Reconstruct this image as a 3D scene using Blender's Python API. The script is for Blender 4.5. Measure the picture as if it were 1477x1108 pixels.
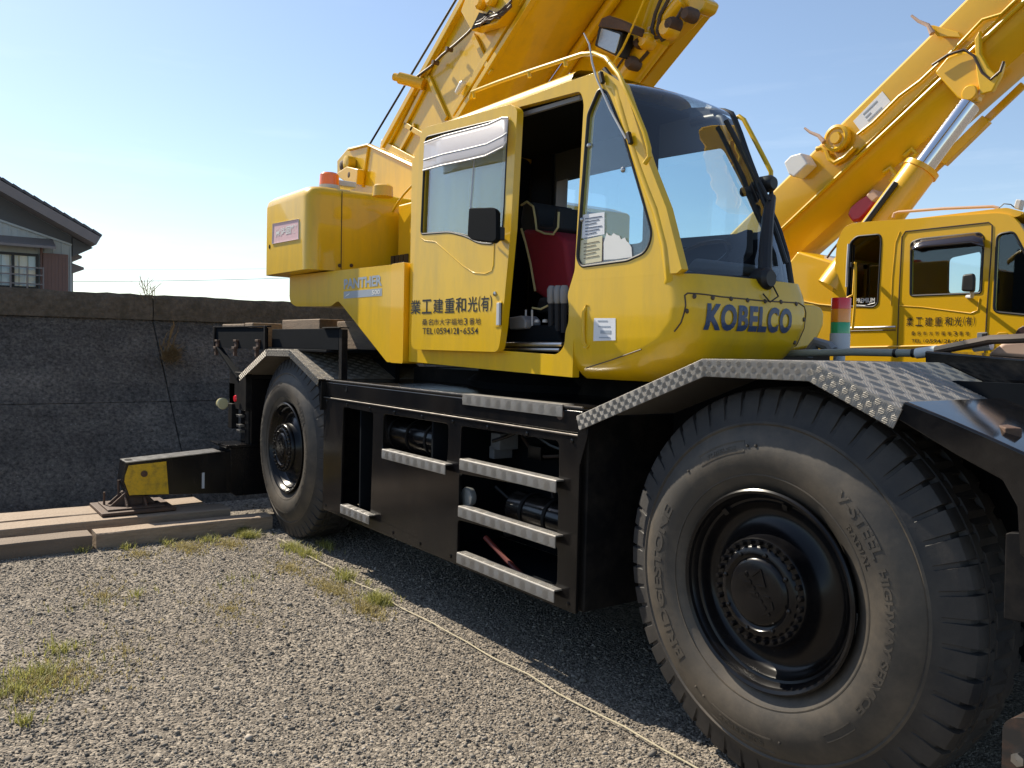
import bpy, bmesh, math, random
import numpy as np
from mathutils import Vector, Matrix
from mathutils.geometry import tessellate_polygon, delaunay_2d_cdt
random.seed(7); RNG = np.random.default_rng(7)
for o in list(bpy.data.objects): bpy.data.objects.remove(o, do_unlink=True)
scene = bpy.context.scene
COL = scene.collection
R = math.radians

# ------------------------------------------------------------------ camera
IW, IH = 1477, 1108
FPX, YAW, PIT, ROL = 1213.0, R(53.97), R(2.57), R(1.265)
CAM = Vector((2.0495, -2.7029, 1.7365))
_fw = Vector((-math.sin(YAW)*math.cos(PIT), math.cos(YAW)*math.cos(PIT), -math.sin(PIT)))
_r0 = Vector((math.cos(YAW), math.sin(YAW), 0)); _u0 = _r0.cross(_fw)
_rt = _r0*math.cos(ROL) + _u0*math.sin(ROL); _up = -_r0*math.sin(ROL) + _u0*math.cos(ROL)
cd = bpy.data.cameras.new('camera'); cam = bpy.data.objects.new('camera', cd); COL.objects.link(cam)
cd.sensor_width = 36.0; cd.lens = 36.0*FPX/IW; cd.clip_start = .05; cd.clip_end = 3000
M = Matrix.Identity(4)
for i in range(3):
    M[i][0] = _rt[i]; M[i][1] = _up[i]; M[i][2] = -_fw[i]; M[i][3] = CAM[i]
cam.matrix_world = M
scene.camera = cam
scene.render.resolution_x = 1024; scene.render.resolution_y = 768

# ------------------------------------------------------------------ sun, sky, exposure
SUN = Vector((-1.06, -0.26, 1.0)).normalized()
EL = math.asin(SUN.z); AZ = math.atan2(SUN.x, SUN.y)
sd = bpy.data.lights.new('sun', 'SUN'); sd.energy = 4.7; sd.angle = R(.53); sd.color = (1.0, .90, .74)
so = bpy.data.objects.new('sun', sd); COL.objects.link(so)
so.rotation_euler = (-SUN).to_track_quat('-Z', 'Y').to_euler(); so.location = SUN*60
w = bpy.data.worlds.new('World'); scene.world = w; w.use_nodes = True
nt = w.node_tree; nt.nodes.clear()
sky = nt.nodes.new('ShaderNodeTexSky'); sky.sky_type = 'NISHITA'; sky.sun_disc = False
sky.sun_elevation = EL; sky.sun_rotation = AZ; sky.altitude = 0
sky.air_density = 1.0; sky.dust_density = .45; sky.ozone_density = 2.3
bg = nt.nodes.new('ShaderNodeBackground'); bg.inputs[1].default_value = .090
ow = nt.nodes.new('ShaderNodeOutputWorld')
# thin streaks of high cloud low over the horizon
tc = nt.nodes.new('ShaderNodeTexCoord'); mp = nt.nodes.new('ShaderNodeMapping'); mp.inputs['Scale'].default_value = (2.2, 2.2, 16)
nz = nt.nodes.new('ShaderNodeTexNoise'); nz.inputs['Scale'].default_value = 1.6; nz.inputs['Detail'].default_value = 6; nz.inputs['Roughness'].default_value = .6
rp = nt.nodes.new('ShaderNodeValToRGB'); rp.color_ramp.elements[0].position = .53; rp.color_ramp.elements[1].position = .80
rp.color_ramp.elements[1].color = (.22, .22, .22, 1)
sx = nt.nodes.new('ShaderNodeSeparateXYZ')
hr = nt.nodes.new('ShaderNodeMapRange'); hr.inputs[1].default_value = .02; hr.inputs[2].default_value = .42; hr.inputs[3].default_value = 1; hr.inputs[4].default_value = 0
mu = nt.nodes.new('ShaderNodeMath'); mu.operation = 'MULTIPLY'
mxs = nt.nodes.new('ShaderNodeMixRGB'); mxs.inputs[2].default_value = (9.5, 10.0, 10.2, 1)
L = nt.links.new
L(tc.outputs['Generated'], mp.inputs[0]); L(mp.outputs[0], nz.inputs['Vector']); L(nz.outputs['Fac'], rp.inputs[0])
L(tc.outputs['Generated'], sx.inputs[0]); L(sx.outputs[2], hr.inputs[0]); L(rp.outputs[0], mu.inputs[0]); L(hr.outputs[0], mu.inputs[1])
L(mu.outputs[0], mxs.inputs[0]); L(sky.outputs[0], mxs.inputs[1]); hz = nt.nodes.new('ShaderNodeMixRGB'); hz.inputs[0].default_value = .06; hz.inputs[2].default_value = (8.0, 8.6, 9.0, 1); L(mxs.outputs[0], hz.inputs[1]); L(hz.outputs[0], bg.inputs[0]); L(bg.outputs[0], ow.inputs[0])
vs = scene.view_settings
vs.view_transform = 'Standard'; vs.look = 'None'; vs.exposure = 0.8; vs.gamma = 1.0; vs.use_curve_mapping = False

# ------------------------------------------------------------------ pixel -> point on a known plane
def P(x, y, **k):
    d = _fw + _rt*((x-IW/2)/FPX) - _up*((y-IH/2)/FPX)
    (a, v), = k.items(); i = 'XYZ'.index(a)
    return CAM + d*((v-CAM[i])/d[i])
def PX(pts, Y):            # pixels on the plane Y -> list of (X, Z)
    out = []
    for x, y in pts:
        q = P(x, y, Y=Y); out.append((q.x, q.z))
    return out

# ------------------------------------------------------------------ materials
def new_mat(name):
    m = bpy.data.materials.new(name); m.use_nodes = True
    return m, m.node_tree, m.node_tree.nodes['Principled BSDF']
def mat(name, col, rough=.5, metal=0, coat=0, var=.0, scale=6, dirt=None, dirt_amt=.0, dirt_scale=3, bump=0, bump_scale=60, coat_rough=.06, rvar=.08, stretch=(1,1,1), spec=.5):
    m, nt, b = new_mat(name)
    N, L = nt.nodes.new, nt.links.new
    b.inputs['Metallic'].default_value = metal; b.inputs['Coat Weight'].default_value = coat; b.inputs['Coat Roughness'].default_value = coat_rough
    b.inputs['Specular IOR Level'].default_value = spec
    tc = N('ShaderNodeTexCoord'); mp = N('ShaderNodeMapping'); mp.inputs['Scale'].default_value = stretch
    L(tc.outputs['Object'], mp.inputs[0])
    n1 = N('ShaderNodeTexNoise'); n1.inputs['Scale'].default_value = scale; n1.inputs['Detail'].default_value = 7; n1.inputs['Roughness'].default_value = .62
    L(mp.outputs[0], n1.inputs['Vector'])
    mx = N('ShaderNodeMixRGB'); c = np.array(col)
    lo = np.clip(c*(1-var), 0, 1); hi = np.clip(c*(1+var), 0, 1)
    mx.inputs[1].default_value = (*lo, 1); mx.inputs[2].default_value = (*hi, 1); L(n1.outputs['Fac'], mx.inputs[0])
    out = mx.outputs[0]
    if dirt is not None:
        n2 = N('ShaderNodeTexNoise'); n2.inputs['Scale'].default_value = dirt_scale; n2.inputs['Detail'].default_value = 9; n2.inputs['Roughness'].default_value = .7
        L(mp.outputs[0], n2.inputs['Vector'])
        r = N('ShaderNodeMapRange'); r.inputs[1].default_value = .45; r.inputs[2].default_value = .75; r.inputs[3].default_value = 0; r.inputs[4].default_value = dirt_amt
        L(n2.outputs['Fac'], r.inputs[0])
        m2 = N('ShaderNodeMixRGB'); m2.inputs[2].default_value = (*dirt, 1); L(r.outputs[0], m2.inputs[0]); L(out, m2.inputs[1]); out = m2.outputs[0]
    L(out, b.inputs['Base Color'])
    rr = N('ShaderNodeMapRange'); rr.inputs[3].default_value = max(0, rough-rvar); rr.inputs[4].default_value = min(1, rough+rvar)
    L(n1.outputs['Fac'], rr.inputs[0]); L(rr.outputs[0], b.inputs['Roughness'])
    if bump:
        n3 = N('ShaderNodeTexNoise'); n3.inputs['Scale'].default_value = bump_scale; n3.inputs['Detail'].default_value = 5
        L(tc.outputs['Object'], n3.inputs['Vector'])
        bp = N('ShaderNodeBump'); bp.inputs['Strength'].default_value = bump; bp.inputs['Distance'].default_value = .02
        L(n3.outputs['Fac'], bp.inputs['Height']); L(bp.outputs[0], b.inputs['Normal'])
    return m
def glass(name, tint=(.75,.85,.88), refl=1.0, alpha=1.0, ior=1.5):
    m, nt, b = new_mat(name); nt.nodes.remove(b)
    N, L = nt.nodes.new, nt.links.new
    t = N('ShaderNodeBsdfTransparent'); t.inputs[0].default_value = (*tint, 1)
    g = N('ShaderNodeBsdfGlossy'); g.inputs[0].default_value = (.95,.97,1,1); g.inputs['Roughness'].default_value = .015
    lw = N('ShaderNodeLayerWeight'); lw.inputs[0].default_value = .5      # Schlick reflectance, the same from both faces of the pane
    pw = N('ShaderNodeMath'); pw.operation = 'POWER'; pw.inputs[1].default_value = 4.2; L(lw.outputs['Facing'], pw.inputs[0])
    mu = N('ShaderNodeMath'); mu.operation = 'MULTIPLY_ADD'; mu.inputs[1].default_value = .95*refl; mu.inputs[2].default_value = .045*refl; mu.use_clamp = True; L(pw.outputs[0], mu.inputs[0])
    x = N('ShaderNodeMixShader'); L(mu.outputs[0], x.inputs[0]); L(t.outputs[0], x.inputs[1]); L(g.outputs[0], x.inputs[2])
    L(x.outputs[0], nt.nodes['Material Output'].inputs[0])
    return m
YEL = (.73, .447, .002)
m_yel = mat('yellow_paint', YEL, .34, coat=.42, var=.08, scale=2.2, dirt=(.36,.24,.045), dirt_amt=.42, dirt_scale=5.5, coat_rough=.05, bump=.12, bump_scale=1.7, stretch=(1,1,.22), spec=.4)
m_yel2 = mat('yellow_paint_deep', (.78, .44, .004), .32, coat=.4, var=.05, scale=2.2, dirt=(.5,.34,.06), dirt_amt=.15, bump=.10, bump_scale=1.9)
m_blk = mat('black_paint', (.005,.005,.006), .20, coat=.0, spec=.38, var=.3, scale=4, dirt=(.050,.040,.030), dirt_amt=.35, dirt_scale=2.2, coat_rough=.12, stretch=(1,1,.35))
m_blk_flat = mat('black_steel', (.008,.008,.009), .6, spec=.10, var=.4, scale=9, dirt=(.05,.042,.034), dirt_amt=.5, dirt_scale=5)
m_dark = mat('dark_interior', (.009,.011,.014), .8, var=.3, spec=.04)
m_trim = mat('black_rubber_trim', (.006,.006,.007), .5, var=.2)
m_rub = mat('tyre_rubber', (.042,.037,.031), .58, var=.15, scale=5, dirt=(.17,.135,.095), dirt_amt=.75, dirt_scale=1.5, bump=.03, bump_scale=60, rvar=.1)
m_tread = mat('tread_rubber', (.022,.021,.021), .62, var=.3, scale=9, dirt=(.07,.06,.05), dirt_amt=.6, dirt_scale=5, bump=.05, bump_scale=60, rvar=.1)
m_alu = mat('checker_aluminium', (.25,.24,.225), .50, metal=.45, spec=.3, var=.2, scale=14, dirt=(.20,.17,.13), dirt_amt=.5, dirt_scale=9)
m_chk = mat('worn_checker_steel', (.26,.235,.20), .5, metal=.25, var=.25, scale=12, dirt=(.17,.15,.12), dirt_amt=.7, dirt_scale=7)
m_steel = mat('bare_steel', (.42,.42,.42), .3, metal=1, var=.15, scale=20)
m_chrome = mat('chrome', (.75,.76,.78), .10, metal=1, var=.03)
m_rust = mat('rusty_steel', (.075,.045,.032), .7, var=.45, scale=14, dirt=(.15,.07,.03), dirt_amt=.6, dirt_scale=8, bump=.2)
m_wood = mat('weathered_timber', (.30,.225,.16), .78, var=.35, scale=9, dirt=(.13,.095,.07), dirt_amt=.7, dirt_scale=6, bump=.35, bump_scale=40, stretch=(6,.6,6))
m_woodx = mat('timber_block', (.25,.18,.12), .8, var=.35, scale=9, dirt=(.10,.07,.05), dirt_amt=.6, dirt_scale=6, bump=.35, stretch=(.8,6,6))
m_glass = glass('cab_glass', (.80,.90,.93), 1.0)
m_ws = glass('windscreen_glass', (.90,.95,.96), 1.5)
m_qw = glass('side_glass', (.82,.90,.93), 1.7)
m_tint = glass('tinted_glass', (.34,.40,.45), 1.0)
m_dkglass = glass('dark_glass', (.08,.09,.11), 1.0)
m_grey = mat('grey_plastic', (.22,.23,.25), .5, var=.1)
m_lgrey = mat('light_grey_plastic', (.5,.52,.55), .45, var=.08)
m_white = mat('white_plastic', (.72,.72,.70), .4, var=.06)
m_paper = mat('sticker_paper', (.70,.72,.76), .5, var=.06, scale=30)
m_paper_y = mat('sticker_paper_yellow', (.62,.58,.40), .5, var=.06, scale=30)
m_ink = mat('black_ink', (.012,.011,.010), .45, var=.1)
m_blue = mat('blue_ink', (.030,.055,.125), .35, var=.15, scale=20)
m_bluegrey = mat('grey_blue_ink', (.33,.38,.45), .4, var=.1)
m_pink = mat('faded_red_ink', (.70,.46,.48), .5, var=.1)
m_red = mat('seat_red', (.23,.008,.022), .75, var=.2, scale=40)
m_seat = mat('seat_dark', (.012,.014,.020), .8, var=.2, scale=40)
m_pipe = mat('yellow_piping', (.45,.40,.20), .6)
m_orange = mat('orange_lens', (.90,.19,.015), .2, coat=.5, var=.1)
m_redl = mat('red_lens', (.80,.018,.028), .2, coat=.5)
m_green = mat('green_lens', (.015,.38,.14), .2, coat=.5)
m_amber = mat('amber_lens', (1.0,.32,.02), .2, coat=.5)
m_lens = mat('lamp_lens', (.36,.38,.38), .15, coat=.8, var=.2, scale=60, metal=.4)
m_creaml = mat('cream_lens', (.60,.55,.32), .25, coat=.5)
m_hose = mat('hose_brown', (.055,.035,.024), .5, var=.2)
m_hosered = mat('hose_red', (.17,.03,.02), .5, var=.2)
m_tarp = mat('beige_cover', (.48,.33,.25), .7, var=.1)
m_wing = mat('gloss_black_wing', (.004,.004,.005), .09, var=.2, spec=.5, rvar=.05, dirt=(.05,.045,.04), dirt_amt=.25, dirt_scale=9)
m_rod = mat('grey_green_pipe', (.30,.31,.26), .4, var=.15)

# ------------------------------------------------------------------ mesh helpers
class G:
    """geometry buffer: lists of verts and faces"""
    def __init__(s): s.v = []; s.f = []
    def add(s, v, f):
        n = len(s.v); s.v += [tuple(q) for q in v]; s.f += [tuple(i+n for i in q) for q in f]; return s
    def box(s, a, b):
        x0,x1 = sorted((a[0],b[0])); y0,y1 = sorted((a[1],b[1])); z0,z1 = sorted((a[2],b[2]))
        v = [(x0,y0,z0),(x1,y0,z0),(x1,y1,z0),(x0,y1,z0),(x0,y0,z1),(x1,y0,z1),(x1,y1,z1),(x0,y1,z1)]
        return s.add(v, [(0,3,2,1),(4,5,6,7),(0,1,5,4),(1,2,6,5),(2,3,7,6),(3,0,4,7)])
    def bar(s, p, q, wdt, hgt, up=(0,0,1)):
        p = Vector(p); q = Vector(q); d = (q-p).normalized(); sd = d.cross(Vector(up)).normalized(); u = sd.cross(d)
        v = [c + sd*a*wdt/2 + u*b*hgt/2 for c in (p,q) for a,b in ((-1,-1),(1,-1),(1,1),(-1,1))]
        return s.add(v, [(3,2,1,0),(4,5,6,7),(0,1,5,4),(1,2,6,5),(2,3,7,6),(3,0,4,7)])
    def tube(s, path, r, n=10, cap=True):
        path = [Vector(q) for q in path]; rs = r if isinstance(r, (list,tuple)) else [r]*len(path)
        T = []
        for i in range(len(path)):
            a = path[max(0,i-1)]; b = path[min(len(path)-1,i+1)]; T.append((b-a).normalized())
        u = T[0].cross(Vector((0,0,1)))
        if u.length < .05: u = T[0].cross(Vector((0,1,0)))
        u.normalize(); v = []; f = []
        for i,(c,t) in enumerate(zip(path,T)):
            u = (u - t*u.dot(t)).normalized(); wv = t.cross(u)
            for k in range(n):
                a = 2*math.pi*k/n; v.append(c + (u*math.cos(a)+wv*math.sin(a))*rs[i])
        for i in range(len(path)-1):
            for k in range(n):
                k2 = (k+1)%n; f.append((i*n+k, i*n+k2, (i+1)*n+k2, (i+1)*n+k))
        if cap: f.append(tuple(reversed(range(n)))); f.append(tuple(range((len(path)-1)*n, len(path)*n)))
        return s.add(v, f)
    def lathe(s, prof, c, axis='Y', n=48, sgn=1, cap=False):
        # prof: list of (axial, radius)
        c = Vector(c); v = []; f = []
        ax = {'X':Vector((1,0,0)),'Y':Vector((0,1,0)),'Z':Vector((0,0,1))}[axis] if isinstance(axis,str) else Vector(axis).normalized()
        e1 = ax.orthogonal().normalized() if not isinstance(axis,str) else {'X':Vector((0,1,0)),'Y':Vector((0,0,1)),'Z':Vector((1,0,0))}[axis]
        e2 = ax.cross(e1)
        for a, r in prof:
            for k in range(n):
                t = 2*math.pi*k/n; v.append(c + ax*a*sgn + (e1*math.cos(t)+e2*math.sin(t))*r)
        m = len(prof)
        for i in range(m-1):
            for k in range(n):
                k2 = (k+1)%n
                q = (i*n+k, i*n+k2, (i+1)*n+k2, (i+1)*n+k)
                f.append(q if sgn < 0 else tuple(reversed(q)))
        if cap: f.append(tuple(range(n))); f.append(tuple(reversed(range((m-1)*n, m*n))))
        return s.add(v, f)
    def prism(s, pts, off):
        off = Vector(off); n = len(pts); pts = [Vector(q) for q in pts]
        tri = tessellate_polygon([pts])
        v = pts + [q+off for q in pts]
        nr = Vector((0,0,0))
        for i in range(n): nr += pts[i].cross(pts[(i+1)%n])
        f = [tuple(range(n)), tuple(range(2*n-1, n-1, -1))]
        for i in range(n): j = (i+1)%n; f.append((i, i+n, j+n, j))
        if nr.dot(off) > 0: f[0] = tuple(reversed(f[0])); f[1] = tuple(reversed(f[1])); f[2:] = [tuple(reversed(q)) for q in f[2:]]
        if nr.dot(off) > 0: f[0] = tuple(reversed(range(n))); f[1] = tuple(range(n,2*n)); f[2:] = [(i, (i+1)%n, (i+1)%n+n, i+n) for i in range(n)]
        return s.add(v, f)
    def plate(s, outer, holes, mapf, off):
        """2D outline with holes mapped to 3D by mapf(u,v), thickened by vector off"""
        loops = [list(outer)] + [list(h) for h in holes]
        flat = [q for l in loops for q in l]; n = len(flat); off = Vector(off); ed = []; st = 0
        for l in loops:
            ed += [(st+i, st+(i+1)%len(l)) for i in range(len(l))]; st += len(l)
        vo, _e, fo_, oi, _a, _b = delaunay_2d_cdt([Vector(q[:2]) for q in flat], ed, [], 0, 1e-6)
        idx = [(q[0] if q else None) for q in oi]; tri = []
        def inside(p, l):
            c = False
            for k in range(len(l)):
                (x0,y0),(x1,y1) = l[k-1][:2], l[k][:2]
                if (y0 > p[1]) != (y1 > p[1]) and p[0] < (x1-x0)*(p[1]-y0)/(y1-y0)+x0: c = not c
            return c
        for t in fo_:
            k = [idx[q] for q in t]
            if None in k: continue
            c = [sum(vo[q][m] for q in t)/3 for m in (0,1)]
            if inside(c, loops[0]) and not any(inside(c, h) for h in loops[1:]): tri.append(tuple(k))
        v = [Vector(mapf(a,b)) for a,b in flat]; v += [q+off for q in v]
        f = []
        for t in tri:
            a,b,c = t
            nr = (v[b]-v[a]).cross(v[c]-v[a])
            if nr.length < 1e-12: continue
            if nr.dot(off) > 0: a,b,c = a,c,b
            f.append((a,b,c)); f.append((c+n,b+n,a+n))
        st = 0
        for l in loops:
            m = len(l)
            for i in range(m): f.append((st+i, st+(i+1)%m, st+(i+1)%m+n, st+i+n))
            st += m
        return s.add(v, f)
    def grid(s, rows, close=False):
        m = len(rows[0]); v = [q for r in rows for q in r]; f = []
        for i in range(len(rows)-1):
            for k in range(m if close else m-1):
                k2 = (k+1)%m; f.append((i*m+k, i*m+k2, (i+1)*m+k2, (i+1)*m+k))
        return s.add(v, f)
def rnd(pts, r, n=5):
    """round the corners of a 2D polygon"""
    out = []; m = len(pts)
    for i in range(m):
        p = Vector(pts[i]); a = Vector(pts[i-1]); b = Vector(pts[(i+1)%m]); rr = r[i] if isinstance(r,(list,tuple)) else r
        da = (a-p); db = (b-p)
        if rr <= 1e-6: out.append(tuple(p)); continue
        d = min(rr, da.length*.48, db.length*.48); q0 = p+da.normalized()*d; q1 = p+db.normalized()*d
        for k in range(n+1):
            t = k/n; out.append(tuple(q0*(1-t)**2 + p*2*t*(1-t) + q1*t*t))
    return out
def link_mesh(name, me, parent=None):
    o = bpy.data.objects.new(name, me); COL.objects.link(o)
    if parent is not None:
        o.parent = parent
        if parent.type == 'EMPTY': o.matrix_parent_inverse = Matrix.Translation(-parent.location)
    return o
def obj(name, g, m, parent=None, bevel=0, seg=2, smooth=35, fix=True):
    me = bpy.data.meshes.new(name); me.from_pydata([tuple(q) for q in g.v], [], g.f)
    if fix:
        b = bmesh.new(); b.from_mesh(me); bmesh.ops.recalc_face_normals(b, faces=b.faces); b.to_mesh(me); b.free()
    me.materials.append(m)
    if smooth:
        me.polygons.foreach_set('use_smooth', [True]*len(me.polygons)); me.set_sharp_from_angle(angle=R(smooth))
    o = link_mesh(name, me, parent)
    if bevel:
        md = o.modifiers.new('bevel','BEVEL'); md.width = bevel; md.segments = seg; md.limit_method = 'ANGLE'; md.angle_limit = R(32); md.harden_normals = True
    return o
def thing(name, label, cat, loc=(0,0,0), group=None):
    o = bpy.data.objects.new(name, None); COL.objects.link(o); o.location = loc; o.empty_display_size = .2
    o['label'] = label; o['category'] = cat
    if group: o['group'] = group
    return o
def tag(o, label=None, cat=None, group=None, kind=None):
    for k, v in (('label',label),('category',cat),('group',group),('kind',kind)):
        if v: o[k] = v
    return o
def text_mesh(body, size=1.0, bold=0.0, shear=0.0, spacing=1.0, align='LEFT', sub=0):
    """2D lettering as (verts, faces) in its own plane"""
    cu = bpy.data.curves.new('lettering','FONT'); cu.body = body; cu.size = size; cu.offset = bold; cu.shear = shear; cu.space_character = spacing; cu.align_x = align
    cu.resolution_u = 4
    o = bpy.data.objects.new('lettering', cu); COL.objects.link(o)
    dg = bpy.context.evaluated_depsgraph_get(); dg.update()
    me = bpy.data.meshes.new_from_object(o.evaluated_get(dg))
    if sub:
        b = bmesh.new(); b.from_mesh(me)
        bmesh.ops.triangulate(b, faces=b.faces)
        for _ in range(sub):
            es = [e for e in b.edges if e.calc_length() > size*.22]
            if not es: break
            bmesh.ops.subdivide_edges(b, edges=es, cuts=1); bmesh.ops.triangulate(b, faces=b.faces)
        b.to_mesh(me); b.free()
    v = [tuple(q.co)[:2] for q in me.vertices]; f = [tuple(q.vertices) for q in me.polygons]
    bpy.data.objects.remove(o); bpy.data.curves.remove(cu); bpy.data.meshes.remove(me)
    return v, f
def lettering(name, body, mapf, m, parent, box, bold=0, shear=0, spacing=1.0, sub=0):
    """fit the text into box (u0,v0,u1,v1), map to 3D"""
    v, f = text_mesh(body, 1.0, bold, shear, spacing, sub=sub)
    if not v: return None
    xs = [q[0] for q in v]; ys = [q[1] for q in v]; u0,v0,u1,v1 = box
    sx = (u1-u0)/(max(xs)-min(xs)); sy = (v1-v0)/(max(ys)-min(ys))
    g = G(); g.add([mapf(u0+(a-min(xs))*sx, v0+(b-min(ys))*sy) for a,b in v], f)
    return obj(name, g, m, parent, smooth=0, fix=False)
# ================================================================== tyre and wheel meshes
TR = .80
def tyre_geo(nl=52):
    prof = [(.078,.375),(.052,.398),(.034,.425),(.012,.47),(.000,.52),(.002,.56),(.014,.60),(.033,.635),(.041,.648),(.036,.656),(.042,.664),(.054,.690),(.062,.712),
            (.066,.722),(.074,.750),(.082,.775),(.090,.788),(.102,.7945),(.130,.7975),(.140,.7978),(.146,.7978),(.152,.798),(.185,.7995),(.192,.7995),(.198,.80),(.248,.80)]
    full = prof + [(.505-a, r) for a, r in reversed(prof)][1:]
    cols = [0,.05,.08,.24,.27,.50,.74,.97]
    nth = nl*len(cols); v = []; f = []
    for i in range(nth):
        L, c = divmod(i, len(cols)); th = 2*math.pi*(L+cols[c])/nl
        for j, (a, r) in enumerate(full):
            d = 0
            side = 0 if a <= .2525 else 1
            aa = a if side == 0 else .505-a
            ph = ((L+cols[c]) + (.5 if side else 0)) % 1.0
            if r > .705 and .060 <= aa <= .131 and .07 <= ph <= .25: d = .022 if aa > .071 else .012
            if r > .7 and aa > .071 and aa < .135 and .07 <= ph <= .25: d = .024
            z = .008*math.sin(2*math.pi*(ph))
            if .1395 <= aa+z*.0 <= .1525 and aa == .146: d = .018
            if aa == .192: d = .018
            if .193 < aa and (.06 <= (ph*1.0+.5) % 1.0 <= .36): d = max(d, .014)
            if .153 <= aa <= .19 and (.1 <= ph <= .25): d = max(d, .010)
            v.append(((r-d)*math.sin(th), a, (r-d)*math.cos(th)))
    m = len(full)
    for i in range(nth):
        i2 = (i+1) % nth
        for j in range(m-1): f.append((i*m+j, i2*m+j, i2*m+j+1, i*m+j+1))
    g = G(); g.v = v; g.f = f
    return g
def sidewall_a(r):
    xs = [.375,.398,.425,.47,.52,.56,.60,.635,.648]; ys = [.078,.052,.034,.012,0,.002,.014,.033,.041]
    return float(np.interp(r, xs, ys))
def tyre_text(g, body, ang0, ang1, r0, r1, bold=.02):
    """raised lettering running clockwise (as seen from outside), tops outward; angles in degrees clockwise from the top"""
    v, f = text_mesh(body, 1.0, bold, sub=2)
    xs = [q[0] for q in v]; ys = [q[1] for q in v]; a0, a1 = min(xs), max(xs); b0, b1 = min(ys), max(ys)
    def mp(q, dy):
        t = R(ang0 + (ang1-ang0)*(q[0]-a0)/(a1-a0)); r = r0 + (r1-r0)*(q[1]-b0)/(b1-b0)
        return (r*math.sin(t), sidewall_a(r)+dy, r*math.cos(t))
    n = len(v); vv = [mp(q,-.0022) for q in v] + [mp(q,.004) for q in v]
    cnt = {}
    for q in f:
        for i in range(len(q)):
            e = (q[i], q[(i+1)%len(q)]); cnt[e] = 1
    ff = list(f) + [(a, b, b+n, a+n) for (a,b) in cnt if (b,a) not in cnt]
    g.add(vv, ff)
tyre_me = None
m_rim = mat('black_rim_paint', (.004,.004,.005), .24, coat=0, spec=.3, var=.3, scale=6, dirt=(.03,.026,.022), dirt_amt=.3, dirt_scale=7)
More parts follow.
